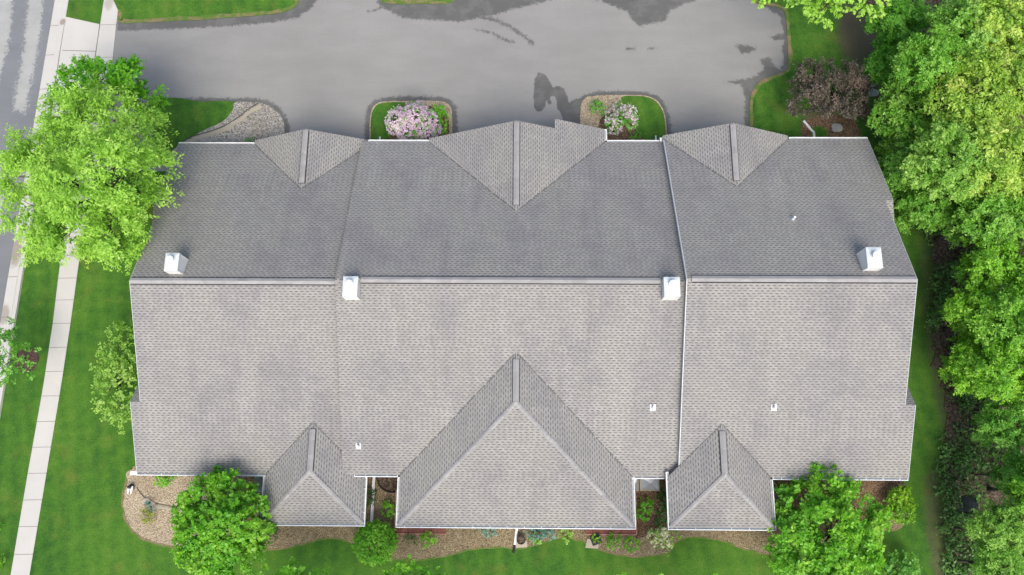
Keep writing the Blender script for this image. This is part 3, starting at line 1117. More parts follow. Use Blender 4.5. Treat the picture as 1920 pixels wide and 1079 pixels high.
# garden-side hips
HIP = {'L': (-12.20, 3.02, -13.69), 'M': (-.03, 6.95, -13.72), 'R': (12.0, 3.0, -13.70)}
HR = {}
for u, (hx, hw, yf) in HIP.items():
    ze = ZE[u]
    zr = ze + KS * hw
    yb = -(ZR[u] - zr) / KS
    yp = yf + hw
    m = MB()
    A, B = (hx, yp, zr), (hx, yb, zr)
    cl, cr = (hx - hw, yf, ze), (hx + hw, yf, ze)
    m.slab([B, (hx - hw, -WD, ze), cl, A], TH)
    m.slab([A, cr, (hx + hw, -WD, ze), B], TH)
    m.slab([A, cl, cr], TH)
    HR[u] = m.build('hip_roof', SHM, house, uv=True)
    ridge_vent(HR[u], (hx, yp + .05, zr), (hx, yb - .42, zr))
    m = MB()
    hip_caps(m, cl, (hx, yp, zr + .02), .25, .04, 1, 1)
    hip_caps(m, cr, (hx, yp, zr + .02), .25, .04, 1, 1)
    m.build('hip_cap', MT['cap'], HR[u])


# valley shade painted as thin dark strips where gables and hips meet main slopes
def valley_shade(parent, a, b):
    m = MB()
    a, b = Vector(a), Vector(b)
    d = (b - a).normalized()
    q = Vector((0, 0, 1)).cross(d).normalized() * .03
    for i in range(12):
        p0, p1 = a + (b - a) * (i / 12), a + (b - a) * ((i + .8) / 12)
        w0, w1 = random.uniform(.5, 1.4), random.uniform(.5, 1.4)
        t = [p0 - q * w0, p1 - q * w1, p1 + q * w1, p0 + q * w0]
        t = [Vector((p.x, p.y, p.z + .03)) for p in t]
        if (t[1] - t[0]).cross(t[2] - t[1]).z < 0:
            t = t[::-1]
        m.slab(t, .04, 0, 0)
    m.build('valley_shade', MT['valley_shade'], parent)


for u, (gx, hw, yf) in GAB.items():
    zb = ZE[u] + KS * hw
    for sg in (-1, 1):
        valley_shade(GR[u], (gx + sg * hw, WD, ZE[u]), (gx, (ZR[u] - zb) / KS, zb))
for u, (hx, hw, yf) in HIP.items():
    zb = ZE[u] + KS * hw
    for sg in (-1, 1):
        valley_shade(HR[u], (hx + sg * hw, -WD, ZE[u]), (hx, -(ZR[u] - zb) / KS, zb))


# gutters: open K-style troughs with hangers
def gutter(a, b, nrm, z, hang=True, downs=()):
    m = MB()
    a, b, nrm = Vector(a), Vector(b), Vector(nrm).normalized()
    d = (b - a).normalized()
    L_ = (b - a).length
    wd, dp = .145, .12

    def bar(o0, o1, z0, z1, s0=0.0, s1=L_, mi=0):
        c = [a + d * s0 + nrm * o0, a + d * s1 + nrm * o0, a + d * s1 + nrm * o1, a + d * s0 + nrm * o1]
        if (c[1] - c[0]).x * (c[2] - c[1]).y - (c[1] - c[0]).y * (c[2] - c[1]).x < 0:
            c = c[::-1]
        m.prism([(*p, z1) for p in c], [(*p, z0) for p in c], mi, mi)
    zt = z - .015
    bar(-.02, wd, zt - dp, zt - dp + .012, mi=1)
    bar(wd - .052, wd, zt - dp + .012, zt)
    bar(-.02, .0, zt - dp + .012, zt - .03)
    bar(0, wd - .052, zt - dp + .012, zt - .005, 0, .03)
    bar(0, wd - .052, zt - dp + .012, zt - .005, L_ - .03, L_)
    if hang:
        k = max(2, int(L_ / .95))
        for i in range(k):
            s = (i + .5) * L_ / k
            bar(.0, wd - .05, zt - .018, zt - .004, s, s + .035)
    return m.build('gutter', [MT['trim'], MT['gutter_in']], house)


e = ZE
WS = -WD
gl = gutter((-LH - SN_, WD), (-17.84, WD), (0, 1), e['L'], False)
gutter((-10.02, WD), (-5.98, WD), (0, 1), e['M'], False)
gutter((5.95, WD), (9.45, WD), (0, 1), e['M'], False)
gutter((5.79, WD + .15), (5.79, 11.74), (1, 0), e['M'], False)
gutter((17.85, WD), (LH + SN_, WD), (0, 1), e['R'], False)
gutter((-LH - SE_, WS), (-15.2, WS), (0, -1), e['L'])
gutter((-9.75, WS), (-7.12, WS), (0, -1), e['M'])
gutter((7.05, WS), (8.85, WS), (0, -1), e['M'])
gutter((15.15, WS), (LH + SE_, WS), (0, -1), e['R'])
for u, (hx, hw, yf) in HIP.items():
    gutter((hx - hw - .14, yf), (hx + hw + .14, yf), (0, -1), e[u])
    gutter((hx - hw, -10.55 if u == 'R' else WS - .14), (hx - hw, yf), (-1, 0), e[u])
    gutter((hx + hw, WS - .14), (hx + hw, yf), (1, 0), e[u])


# downspouts with their ground extensions
def downspout(x, y, z, ext, r=.055, flex=None):
    m = MB()
    m.box(x - r, x + r, y - r * .8, y + r * .8, .12, z - .12)
    a = Vector((x, y, .10))
    pts = [a] + [Vector((*q, .07)) for q in ext]
    for p, q in zip(pts[:-1], pts[1:]):
        m.obox(p, q, r * 2, .03, .13)
    if flex:
        m.tube([Vector((*ext[-1], .09)), Vector((*flex, .08))], .075, 10, 1)
    return m.build('downspout', [MT['pvc'], MT['black']], house)


q = pt(965, 1022)
downspout(.07, -13.62, 2.9, [(.07, -13.75), q], .07, pt(963, 1037))
downspout(P(702, 900)[0], -10.6, 2.9, [P(701, 905)[:2], P(697, 985)[:2]], .085)
downspout(P(713, 262)[0], 10.5, 2.9, [P(713, 258)[:2]], .05)
downspout(P(1229, 262)[0], 10.5, 2.9, [P(1229, 256)[:2]], .05)
downspout(P(1526, 262)[0], 10.5, 3.3, [P(1525, 250)[:2], P(1518, 243)[:2], P(1506, 228)[:2]], .075)
m = MB()                                        # spout block on the front left corner of the garden eave
xa = -LH - SE_
m.box(xa - .42, xa + .02, WS - .13, WS + .09, ZE['L'] - .14, ZE['L'] - .02)
m.box(xa - .40, xa - .28, WS - .10, WS + .04, .1, ZE['L'] - .14)
m.build('downspout', MT['pvc'], house)
m = MB()                                        # end block where the middle gutter meets the right gable
m.box(9.42, 9.58, WD + .02, WD + .26, ZE['M'] - .12, ZE['M'] + .12)
m.build('downspout', MT['pvc'], house)
m = MB()
m.obox((9.60, -10.05), (9.60, -8.9), .03, ZE['R'] + .1, ZE['R'] + .2)
m.build('flashing', MT['trim'], house)


# chimneys
def chimney(x0, x1, y0, y1, zt, ycr):
    m = MB()
    m.box(x0 + .03, x1 - .03, y0 + .03, y1 - .03, 5.2, zt - .06)
    for i in range(1, 5):                       # corner boards
        pass
    for cx_, cy_ in ((x0, y0), (x1 - .09, y0), (x0, y1 - .09), (x1 - .09, y1 - .09)):
        m.box(cx_ + .005, cx_ + .085, cy_ + .005, cy_ + .085, 5.2, zt - .062)
    ch = m.build('chimney', MT['chim'], house)
    m = MB()
    t = [(x0, y0), (x1, y0), (x1, y1), (x0, y1)]
    c = ((x0 + x1) / 2, (y0 + y1) / 2)
    s = .72
    top = [(c[0] + (p[0] - c[0]) * s, c[1] + (p[1] - c[1]) * s, zt + .05) for p in t]
    m.prism([(*p, zt) for p in t], [(*p, zt - .14) for p in t])
    m.prism(top, [(c[0] + (p[0] - c[0]) * .98, c[1] + (p[1] - c[1]) * .98, zt + .002) for p in t])
    m.build('chimney_cap', MT['chimcap'], ch)
    m = MB()
    m.lathe((c[0], ycr, zt + .04), [(.13, 0), (.13, .2), (.21, .21), (.22, .25), (.20, .29), (.05, .34)], 20)
    m.build('flue', MT['pvc'], ch, smooth=False)
    fl_ = MB()
    yy_ = [y0 - .12, y1 + .12]
    return ch


chimney(-20.27, -19.48, .42, 1.49, 8.10, 1.05)
chimney(-9.84, -9.00, -1.12, .05, 8.42, -.42)
chimney(8.28, 9.18, -1.05, .08, 8.44, -.36)
chimney(19.57, 20.42, .52, 1.72, 8.92, 1.2)


# plumbing vents
def vent_pipe(u, x, y):
    z = zroof(u, y)
    m = MB()
    sg = 1 if y > 0 else -1
    f = [(x - .16, y - .17, zroof(u, y - .17) + .012), (x + .16, y - .17, zroof(u, y - .17) + .012), (x + .16, y + .2, zroof(u, y + .2) + .012), (x - .16, y + .2, zroof(u, y + .2) + .012)]
    m.slab(f, .02, 1, 1)
    m.lathe((x, y, z - .05), [(.10, .0), (.09, .12), (.07, .2), (.066, .42), (.045, .42)], 14)
    m.build('vent_pipe', [MT['pvc'], MT['steel']], RF[u])


vent_pipe('R', 16.54, 4.23)
vent_pipe('M', 8.01, -6.91)
vent_pipe('R', 14.95, -6.91)
vent_pipe('M', -9.43, -9.19)

# walls
m = MB()
IN = .42
for u, x0, x1, w_, e_ in (('L', -LH, XM1, 1, 0), ('M', XM1, XM2, 0, 0), ('R', XM2, LH, 0, 1)):
    xa, xb = x0 + (IN if w_ else .02), x1 - (IN if e_ else .02)
    yw = WD - .5
    prof_ = [(-yw, 0), (yw, 0), (yw, zroof(u, yw) - TH - .04), (0, ZR[u] - TH - .04), (-yw, zroof(u, yw) - TH - .04)]
    m.prism([(xb, y, z) for y, z in prof_], [(xa, y, z) for y, z in prof_])
    for on, xe0, xe1 in ((w_, xa - SN_, xa - .003), (e_, xb + .003, xb + SN_)):
        if on:
            for ya, yb in ((YBN + .3, WD - .52), (-WD + .52, YBS - .3)):
                zz = min(zroof(u, ya), zroof(u, yb)) - TH - .05
                m.box(xe0, xe1, ya, yb, 0, zz)
for u, (gx, hw, yf) in GAB.items():
    zr = ZE[u] + KS * hw
    wv = hw - .45
    zz = ZE[u] + KS * .45 - TH - .04
    pr = [(gx - wv, 0), (gx + wv, 0), (gx + wv, zz), (gx, zr - TH - .04), (gx - wv, zz)]
    m.prism([(x, WD - .498, z) for x, z in pr][::-1], [(x, yf - .32, z) for x, z in pr][::-1])
for u, (hx, hw, yf) in HIP.items():
    m.box(hx - hw + .5, hx + hw - .5, yf + .5, -WD + .498, 0, ZE[u] - .12)
m.build('wall', MT['siding'], house)


def window(x, y, z, wd, ht, ax, sg):            # ax 'y': wall faces +-y
    f, g = MB(), MB()
    t = .07

    def bx(mb, a0, a1, z0, z1, d0, d1):
        d0, d1 = (d0, d1) if sg > 0 else (-d1, -d0)
        if ax == 'y':
            mb.box(x + a0, x + a1, y + d0, y + d1, z + z0, z + z1)
        else:
            mb.box(x + d0, x + d1, y + a0, y + a1, z + z0, z + z1)
    bx(f, -wd / 2 - t, -wd / 2, 0, ht, .003, .05)
    bx(f, wd / 2, wd / 2 + t, 0, ht, .003, .05)
    bx(f, -wd / 2 - t, wd / 2 + t, ht, ht + t, .003, .05)
    bx(f, -wd / 2 - t, wd / 2 + t, -t, 0, .003, .07)
    bx(f, -.025, .025, 0, ht, .003, .045)
    o = f.build('window', MT['trim'], house)
    bx(g, -wd / 2, -.026, 0, ht, .003, .025)
    bx(g, .026, wd / 2, 0, ht, .003, .025)
    g.build('pane', MT['glass'], o)


for x, wd in ((-20.4, 1.6), (-17.4, 1.4), (17.6, 1.5), (20.6, 1.6)):
    window(x, -WD + .5, .9, wd, 1.35, 'y', -1)
for x in (-13.3, -11.0, 10.9, 13.2):
    window(x, -13.2, .9, 1.3, 1.2, 'y', -1)
for x in (-5, -3, -1, 1, 3, 5):
    window(x, -13.22, .8, 1.7, 1.6, 'y', -1)
for x in (-20.5, -8.2, 7.7, 20.5):
    window(x, WD - .5, .9, 1.4, 1.3, 'y', 1)
for y in (3.0, -3.0):
    window(-LH + IN, y, .9, 1.4, 1.4, 'x', -1)
    window(LH - IN, y, .9, 1.4, 1.4, 'x', 1)
for u, (gx, hw, yf) in GAB.items():             # garage doors under the gables
    n_ = 2 if u == 'M' else 1
    for k in range(n_):
        cx_ = gx + ((k - .5) * 5.2 if n_ == 2 else 0)
        m = MB()
        hw_ = 2.3 if u != 'M' else 2.25
        for r_ in range(4):
            m.box(cx_ - hw_, cx_ + hw_, yf - .315, yf - .27, .02 + r_ * .54, .02 + r_ * .54 + .525)
        gd = m.build('garage_door', MT['door'], house)
        m = MB()
        for a, b, c_, d_ in ((-hw_ - .12, -hw_, 0, 2.2), (hw_, hw_ + .12, 0, 2.2), (-hw_ - .12, hw_ + .12, 2.203, 2.33)):
            m.box(cx_ + a, cx_ + b, yf - .316, yf - .25, c_, d_)
        m.build('door_frame', MT['trim'], gd)

# red porch decks showing beyond the garden eave
def deck(px_rect, z, label, north_v):
    (u0, v0), (u1, v1) = px_rect
    a, b = P(u0, v0, z), P(u1, v1, z)
    x0, x1, y1, y0 = a[0], b[0], a[1], b[1]
    r = empty('porch_deck', ((x0 + x1) / 2, (y0 + y1) / 2, 0), label, 'deck', 'red porch decks under the middle garden eave')
    m = MB()
    n_ = int((x1 - x0) / .14)
    for i in range(n_):
        xa = x0 + (x1 - x0) * i / n_
        m.box(xa + .006, xa + (x1 - x0) / n_ - .006, y0, y1, z - .04, z)
    m.build('boards', MT['deck'], r)
    m = MB()
    m.box(x0 + .02, x1 - .02, y0 + .012, y0 + .05, z - .25, z - .043)
    m.box(x0 + .02, x0 + .06, y0 + .06, y1 - .02, z - .25, z - .043)
    m.box(x1 - .06, x1 - .02, y0 + .06, y1 - .02, z - .25, z - .043)
    m.build('skirt', MT['rail'], r)
    for xx in (x0 + .15, (x0 + x1) / 2, x1 - .15):
        for yy_ in (y0 + .15, y1 - .15):
            m = MB()
            m.box(xx - .05, xx + .05, yy_ - .05, yy_ + .05, 0, z - .255)
            m.build('leg', MT['wood'], r)
    m = MB()
    m.box(x0 - .02, x1 + .02, y0 - .05, y0 - .003, z - .05, z + .05)
    if north_v > 0:
        m.box(x1 + .003, x1 + .05, y0 - .05, y1, z - .05, z + .05)
    else:
        m.box(x0 - .05, x0 - .003, y0 - .05, y1, z - .05, z + .05)
    m.build('edge_rail', MT['rail'], r)
    return r


deck(((744, 919), (836, 1001)), .35, 'red stained deck sticking out under the left half of the middle hip eave', -1)
deck(((1097, 921), (1193, 1002)), .35, 'red stained deck wrapping the right corner of the middle hip eave', 1)

# window wells and the condenser in the recesses
def well(u0, v0, u1, v1, label, z=.22):
    a, b = P(u0, v0, z), P(u1, v1, z)
    r = empty('window_well', ((a[0] + b[0]) / 2, (a[1] + b[1]) / 2, 0), label, 'window well', 'covered window wells between the hips')
    x0, x1, y1, y0 = a[0], b[0], a[1], b[1]
    m = MB()
    t = .07
    m.box(x0, x1, y0, y0 + t, 0, z)
    m.box(x0, x1, y1 - t, y1, 0, z)
    m.box(x0, x0 + t, y0 + t + .001, y1 - t - .001, 0, z)
    m.box(x1 - t, x1, y0 + t + .001, y1 - t - .001, 0, z)
    m.build('frame', MT['trim_tan'] if 'trim_tan' in MT else MT['edging'], r)
    m = MB()
    xm, ym = (x0 + x1) / 2, (y0 + y1) / 2
    zz = z - .03
    ap = (xm + .1, ym, zz - .09)
    cs = [(x0 + t, y0 + t, zz), (x1 - t, y0 + t, zz), (x1 - t, y1 - t, zz), (x0 + t, y1 - t, zz)]
    for i in range(4):
        m.poly([cs[i], cs[(i + 1) % 4], ap])
    m.build('cover', MT['cover'], r)


well(1199, 893, 1237, 921, 'larger grey window well cover with pale frame in the right recess')
well(1181, 893, 1198, 921, 'narrow grey window well cover beside the middle hip wall')
c = pt(737, 893)
r = empty('window_well', (c[0], c[1], 0), 'dark half round steel window well left of the middle hip', 'window well')
m = MB()
R_ = 1.0
for i in range(24):
    a0, a1 = math.pi + math.pi * i / 24, math.pi + math.pi * (i + 1) / 24
    for (ra, rb) in ((R_, R_ + .05),):
        t = [(c[0] + ra * math.cos(a0), c[1] + ra * math.sin(a0), .18), (c[0] + rb * math.cos(a0), c[1] + rb * math.sin(a0), .18), (c[0] + rb * math.cos(a1), c[1] + rb * math.sin(a1), .18), (c[0] + ra * math.cos(a1), c[1] + ra * math.sin(a1), .18)]
        m.slab(t, .17, 0, 0)
m.build('rim', MT['black'], r)
m = MB()
m.poly([(c[0], c[1], .03)] + [(c[0] + R_ * math.cos(math.pi + math.pi * i / 24), c[1] + R_ * math.sin(math.pi + math.pi * i / 24), .03) for i in range(25)])
m.build('floor', MT['darksoil'], r)

a, b = P(477, 893, .75), P(497, 922, .75)
r = empty('air_conditioner', ((a[0] + b[0]) / 2, (a[1] + b[1]) / 2, 0), 'grey green air conditioner box beside the left hip wall', 'air conditioner')
m = MB()
x0, x1, y1, y0 = a[0], b[0], a[1], b[1]
m.box(x0, x1, y0, y1, .05, .72)
m.box(x0 - .06, x1 + .06, y0 - .06, y1 + .06, .0, .048)
m.build('casing', MT['acbox'], r)
m = MB()
for k in range(7):
    rr = .06 + k * .05
    pts_ = [((x0 + x1) / 2 + rr * math.cos(t), (y0 + y1) / 2 + rr * math.sin(t), .74) for t in np.linspace(0, 2 * math.pi, 25)]
    m.tube(pts_, .008, 5, cap=False)
m.build('fan_grille', MT['steel'], r)

a, b = P(477, 925, .3), P(499, 948, .3)
r = empty('garden_steps', (a[0], b[1], 0), 'weathered brown wooden steps beside the left hip wall', 'steps')
for i in range(3):
    m = MB()
    y = b[1] + (a[1] - b[1]) * i / 3
    m.box(a[0], b[0] + .3, y, y + .24, .06 + .12 * i, .10 + .12 * i)
    m.build('tread', MT['wood'], r)
for xx in (a[0] + .02, b[0] + .2):
    m = MB()
    m.box(xx, xx + .05, b[1], a[1] - .05, .0, .058)
    m.build('stringer', MT['wood'], r)
a, b = P(1452, 922, .3), P(1466, 942, .3)
r = empty('garden_steps', (a[0], b[1], 0), 'brown wooden steps in the shade right of the right hip', 'steps')
for i in range(3):
    m = MB()
    y = b[1] + (a[1] - b[1]) * i / 3
    m.box(a[0] - .2, b[0], y, y + .22, .06 + .12 * i, .10 + .12 * i)
    m.build('tread', MT['wood'], r)

# ------------------------------------------------------------------ small garden things
def boulder(u, v, rpx, label, mat='rock', sq=.6, sd=0):
    rm = pxm(u, v, rpx)
    c = pt(u, v)
    bm = bmesh.new()
    bmesh.ops.create_icosphere(bm, subdivisions=3, radius=rm)
    for vv in bm.verts:
        k = 1 + .28 * noise.noise(vv.co * (1.3 / rm) + Vector((sd * 3.1, 0, 0))) + .1 * noise.noise(vv.co * (4 / rm))
        vv.co = Vector((vv.co.x * k * 1.1, vv.co.y * k * .9, max(vv.co.z * k * sq, -.1 * rm)))
    me = bpy.data.meshes.new('boulder')
    bm.to_mesh(me)
    bm.free()
    me.materials.append(MT[mat])
    o = bpy.data.objects.new('boulder', me)
    COL.objects.link(o)
    o.location = (c[0], c[1], .08)
    return tag(o, label, 'boulder')


boulder(1569, 241, 10, 'large flat grey boulder below the purple leaved tree', 'rock', .5, 1)
boulder(1634, 158, 8, 'pale boulder at the lawn edge, upper of two right of the purple tree', 'rock', .6, 2)
boulder(1637, 175, 9, 'pale boulder at the lawn edge, lower of two right of the purple tree', 'rock', .6, 3)
boulder(1667, 256, 8, 'tan boulder just beyond the front right roof corner', 'rock_tan', .6, 4)
boulder(1670, 281, 7, 'small grey boulder beside the right roof edge', 'rock', .6, 5)
boulder(1675, 294, 6, 'smallest tan boulder beside the right roof edge', 'rock_tan', .6, 6)
for (u, v, rx, lb) in ((275, 941, 9, 'flat stone by the black edging nearest the garden ornament'), (283, 946, 8, 'flat stone at the bend of the black edging above the yellow shrub')):
    c = pt(u, v)
    rm = pxm(u, v, rx)
    m = MB()
    ang = np.linspace(0, 2 * math.pi, 7, endpoint=False) + u
    m.slab([(c[0] + rm * (1 + .18 * math.sin(3 * t + u)) * math.cos(t), c[1] + rm * .75 * math.sin(t), .075) for t in ang], .055, 0, 0)
    tag(m.build('flat_stone', MT['flag']), lb, 'stone')

c = pt(247, 917)                                 # little garden ornament: two pale blades on a dark foot
r = empty('garden_ornament', (c[0], c[1], 0), 'small white and dark garden ornament at the left end of the bed', 'ornament')
m = MB()
m.lathe((c[0], c[1] + .12, .02), [(.17, 0), (.19, .05), (.08, .12), (.06, .3), (.12, .34), (.10, .42), (.03, .46)], 14)
m.build('base', MT['black'], r)
for dx, rt in ((-.10, .0), (.10, .0)):
    m = MB()
    a_ = Vector((c[0] + dx + .12, c[1] + .18, .36))
    b_ = Vector((c[0] + dx - .06, c[1] - .30, .12))
    m.tube([a_, (a_ + b_) / 2 + Vector((0, 0, .06)), b_], [.05, .085, .03], 10)
    m.build('wing', MT['pvc'], r, smooth=True)

# planters
c = pt(977, 1012)
r = empty('round_planter', (c[0], c[1], 0), 'round black planter of bare soil right of the white downspout', 'planter')
m = MB()
m.lathe((c[0], c[1], 0), [(.18, 0), (.26, .36), (.28, .38), (.28, .40), (.24, .40), (.22, .33)], 22)
m.build('pot', MT['black'], r)
m = MB()
m.lathe((c[0], c[1], .30), [(.225, 0), (.225, .032), (.1, .05)], 18)
m.build('soil', MT['darksoil'], r)
sl = pt(976, 1020)
m = MB()
m.slab([(sl[0] - .42, sl[1] - .25, .05), (sl[0] + .42, sl[1] - .2, .05), (sl[0] + .38, sl[1] + .2, .05), (sl[0] - .36, sl[1] + .2, .05)], .035, 0, 0)
tag(m.build('stone_slab', MT['flag']), 'grey stone slab under the round black planter', 'stone')
c = pt(1116, 1011)
sl = pt(1112, 1018)
m = MB()
m.slab([(sl[0] - .5, sl[1] - .3, .05), (sl[0] + .3, sl[1] - .35, .05), (sl[0] + .4, sl[1] + .1, .05), (sl[0] - .35, sl[1] + .25, .05)], .035, 0, 0)
tag(m.build('stone_slab', MT['flag']), 'grey stone slab under the square black planter', 'stone')
SQP = empty('square_planter', (c[0], c[1], 0.05), 'square black planter holding a light green plant on a stone slab', 'planter')
m = MB()
for (hx_, z0, z1) in ((.27, .051, .36), (.31, .361, .42)):
    t = [(c[0] + hx_ * math.cos(a + .35) * 1.41, c[1] + hx_ * math.sin(a + .35) * 1.41) for a in (math.pi / 4, 3 * math.pi / 4, 5 * math.pi / 4, 7 * math.pi / 4)]
    m.prism([(*p, z1) for p in t], [(*p, z0) for p in t])
m.build('pot', MT['black'], SQP)


# ------------------------------------------------------------------ vegetation
def unit(a):
    return a / np.maximum(np.linalg.norm(a, axis=1, keepdims=True), 1e-9)


def leaves(lobes, leaf, per_m2, spray=.8, nleaf=14, droop=.25, lat=.28, inner=.25, hole=.0, seed=1, up=.85, aspect=.55, low=-.35, squash=.85, spread=.4, bumpy=.30, clump=.0):
    """leaf blades along twigs that leave the lobes' surfaces; returns V, F, tint"""
    g = np.random.default_rng(seed)
    LC = np.array([l[0] for l in lobes], float)
    LR = np.array([l[1] for l in lobes], float)
    C_, A_, T_ = [], [], []
    for i, (c, r) in enumerate(zip(LC, LR)):
        area = 4 * math.pi * r * r * (1 - (low + 1) / 2)
        k = max(6, int(area * per_m2 / nleaf))
        d = unit(g.normal(size=(k * 3, 3)))
        d = d[d[:, 2] > low][:k]
        if clump > 0:
            mcl = max(5, int(4.0 * math.pi * r * r * .6 / clump))
            cd = unit(g.normal(size=(mcl * 3, 3)))
            cd = cd[cd[:, 2] > low][:mcl]
            ci = g.integers(0, len(cd), len(d))
            d = unit(cd[ci] + g.normal(size=d.shape) * (.26 * math.sqrt(clump) / r))
            crad = g.normal(size=len(cd))[ci] * .11
            ctint = g.normal(size=len(cd))[ci] * .13
        else:
            crad = ctint = np.zeros(len(d))
        sh = np.array([noise.noise(Vector(q * 2.0) + Vector((i * 7.3, seed, 0))) for q in d])
        rad = r * (.80 + bumpy * sh + crad + .05 * g.normal(size=len(d)))
        inn = g.random(len(d)) < inner
        rad[inn] *= g.uniform(.3, .85, inn.sum())
        p = c + d * rad[:, None] * np.array([1, 1, squash])
        keep = np.ones(len(d), bool)
        for j in range(len(LC)):
            if j != i:
                keep &= np.linalg.norm((p - LC[j]) / np.array([1, 1, squash]), axis=1) > LR[j] * .62
        if hole > 0:
            hn = np.array([noise.noise(Vector(q * 1.1) + Vector((seed * 1.7, 3, 5))) for q in p])
            keep &= hn > (hole - .5)
        p, d, ctint = p[keep], d[keep], ctint[keep]
        ax = unit(d * np.array([1, 1, .55]) + g.normal(size=d.shape) * spread + np.array([0, 0, .05]))
        C_.append(p); A_.append(np.concatenate([ax, d], 1)); T_.append(np.clip(.5 + .55 * np.array([noise.noise(Vector(q * .9) + Vector((9, seed, 2))) for q in p]) + ctint + .08 * g.normal(size=len(p)), 0, 1) if len(p) else np.zeros(0))
    p = np.concatenate(C_); ad = np.concatenate(A_); tb = np.concatenate(T_)
    ax, d = ad[:, :3], ad[:, 3:]
    n = len(p)
    s = g.random((n, nleaf))
    s.sort(axis=1)
    L_ = spray * g.uniform(.6, 1.25, (n, 1))
    side = unit(np.cross(ax, np.array([0, 0, 1.0])) + 1e-6)
    sg = np.where(np.arange(nleaf) % 2, 1.0, -1.0)[None, :] * g.uniform(.2, 1.0, (n, nleaf)) * lat * L_ * (1 - .6 * s)
    pos = p[:, None, :] + ax[:, None, :] * (s * L_)[:, :, None] + side[:, None, :] * sg[:, :, None]
    pos[:, :, 2] -= droop * (s * L_) ** 2
    pos += g.normal(size=pos.shape) * spray * .05
    nor = unit((np.array([0, 0, up]) + .5 * d[:, None, :] + g.normal(size=pos.shape) * .55).reshape(-1, 3))
    dirv = (ax[:, None, :] + side[:, None, :] * np.sign(sg)[:, :, None] * .9 + g.normal(size=pos.shape) * .3).reshape(-1, 3)
    dirv = unit(dirv - nor * (dirv * nor).sum(1, keepdims=True))
    bit = np.cross(nor, dirv)
    P_ = pos.reshape(-1, 3)
    ln = leaf * g.uniform(.5, 1.45, (len(P_), 1))
    wd = ln * aspect
    v0 = P_ - dirv * ln * .5
    v1 = P_ + bit * wd * .5 - nor * ln * .06
    v2 = P_ + dirv * ln * .5
    v3 = P_ - bit * wd * .5 - nor * ln * .06
    V = np.stack([v0, v1, v2, v3], 1).reshape(-1, 3)
    F = np.arange(len(V)).reshape(-1, 4)
    tint = np.clip(np.repeat(tb, nleaf) * .75 + .25 * g.random(len(P_)) + .12 * s.reshape(-1) - .05, 0, 1)
    return V, F, tint


def leaf_obj(name, V, F, tint, mat, parent):
    off = np.array(wloc(parent))
    o = bpy.data.objects.new(name, quad_mesh(name, V - off, F, mat, tint))
    COL.objects.link(o)
    o.parent = parent
    return o


def trunk_obj(base, lobes, r0, mat, parent, sd=0):
    m = MB()
    b = Vector(base)
    cen = Vector(np.mean([l[0] for l in lobes], 0))
    zmin = min(l[0][2] - l[1] * .6 for l in lobes)
    fork = Vector((b.x + (cen.x - b.x) * .3, b.y + (cen.y - b.y) * .3, max(zmin * .6, .35 * cen.z)))
    rnd = random.Random(sd)
    m.tube([b - Vector((0, 0, .1)), b + (fork - b) * .35 + Vector((rnd.uniform(-.08, .08), rnd.uniform(-.08, .08), 0)), fork], [r0 * 1.35, r0, r0 * .82], 9)
    for (c, r) in lobes:
        c = Vector(c)
        mid = fork + (c - fork) * .5 + Vector((rnd.uniform(-.15, .15), rnd.uniform(-.15, .15), (c - fork).length * .12))
        m.tube([fork, mid, c], [r0 * .6, r0 * .34, r0 * .14], 6)
        for k in range(3):
            t = Vector((rnd.gauss(0, 1), rnd.gauss(0, 1), rnd.uniform(0, .9))).normalized()
            m.tube([c * .8 + mid * .2, c + t * r * .75], [r0 * .14, r0 * .03], 5)
    return m.build('trunk', mat, parent, smooth=True)


def plant(name, label, cat, lobes_px, mat, leaf, per_m2, base=None, r0=.12, group=None, part='crown', bark='bark', z0=.0, **kw):
    """lobes_px: (u, v, radius px, height z of the lobe centre)"""
    lobes = [(np.array(P(u, v, z)), pxm(u, v, r, z)) for (u, v, r, z) in lobes_px]
    if base is None:
        mc = np.mean([l[0] for l in lobes], 0)
        base = (mc[0], mc[1])
    else:
        base = pt(*base)
    root = empty(name, (base[0], base[1], z0), label, cat, group)
    V, F, T = leaves(lobes, leaf, per_m2, **kw)
    V[:, 2] = np.maximum(V[:, 2], z0 + .03)
    leaf_obj(part, V, F, T, mat, root)
    trunk_obj((base[0], base[1], z0), lobes, r0, MT[bark], root, kw.get('seed', 1))
    return root, lobes


# the big lime green tree by the street
plant('shade_tree', 'huge lime green tree overhanging the pavement and the front left roof corner', 'tree',
      [(95, 300, 59.5, 8.5), (45, 330, 46.1, 7.5), (70, 400, 55.7, 7), (155, 225, 55.7, 8.5), (215, 225, 46.1, 8), (262, 262, 48.0, 7.5), (285, 320, 40.3, 7), (205, 310, 67.2, 10.5), (140, 350, 67.2, 10.5), (130, 440, 49.9, 7.5), (85, 455, 34.6, 6.5), (215, 420, 57.6, 8), (235, 470, 32.6, 6.5), (262, 385, 38.4, 7), (165, 180, 26.9, 7.5), (30, 280, 28.8, 7), (180, 455, 28.8, 6.5), (300, 365, 19.2, 6)],
      G['lime'], .19, 175, base=(215, 400), r0=.26, spray=.85, nleaf=20, droop=.30, hole=.05, seed=3, clump=.9, up=1.1, lat=.30, aspect=.42, inner=.2, spread=.5)
plant('maple_tree', 'darker bright green tree beside the drive behind the lime tree', 'tree',
      [(150, 150, 38, 5), (200, 142, 34, 5.5), (245, 150, 36, 5.2), (275, 185, 30, 4.6), (215, 180, 45, 5.5), (125, 178, 26, 4.6), (170, 190, 40, 5.5), (285, 200, 20, 4.2)],
      G['maple'], .19, 130, base=(205, 190), r0=.17, spray=.6, nleaf=14, seed=5, hole=.05, aspect=.6, clump=.7, up=1.1)
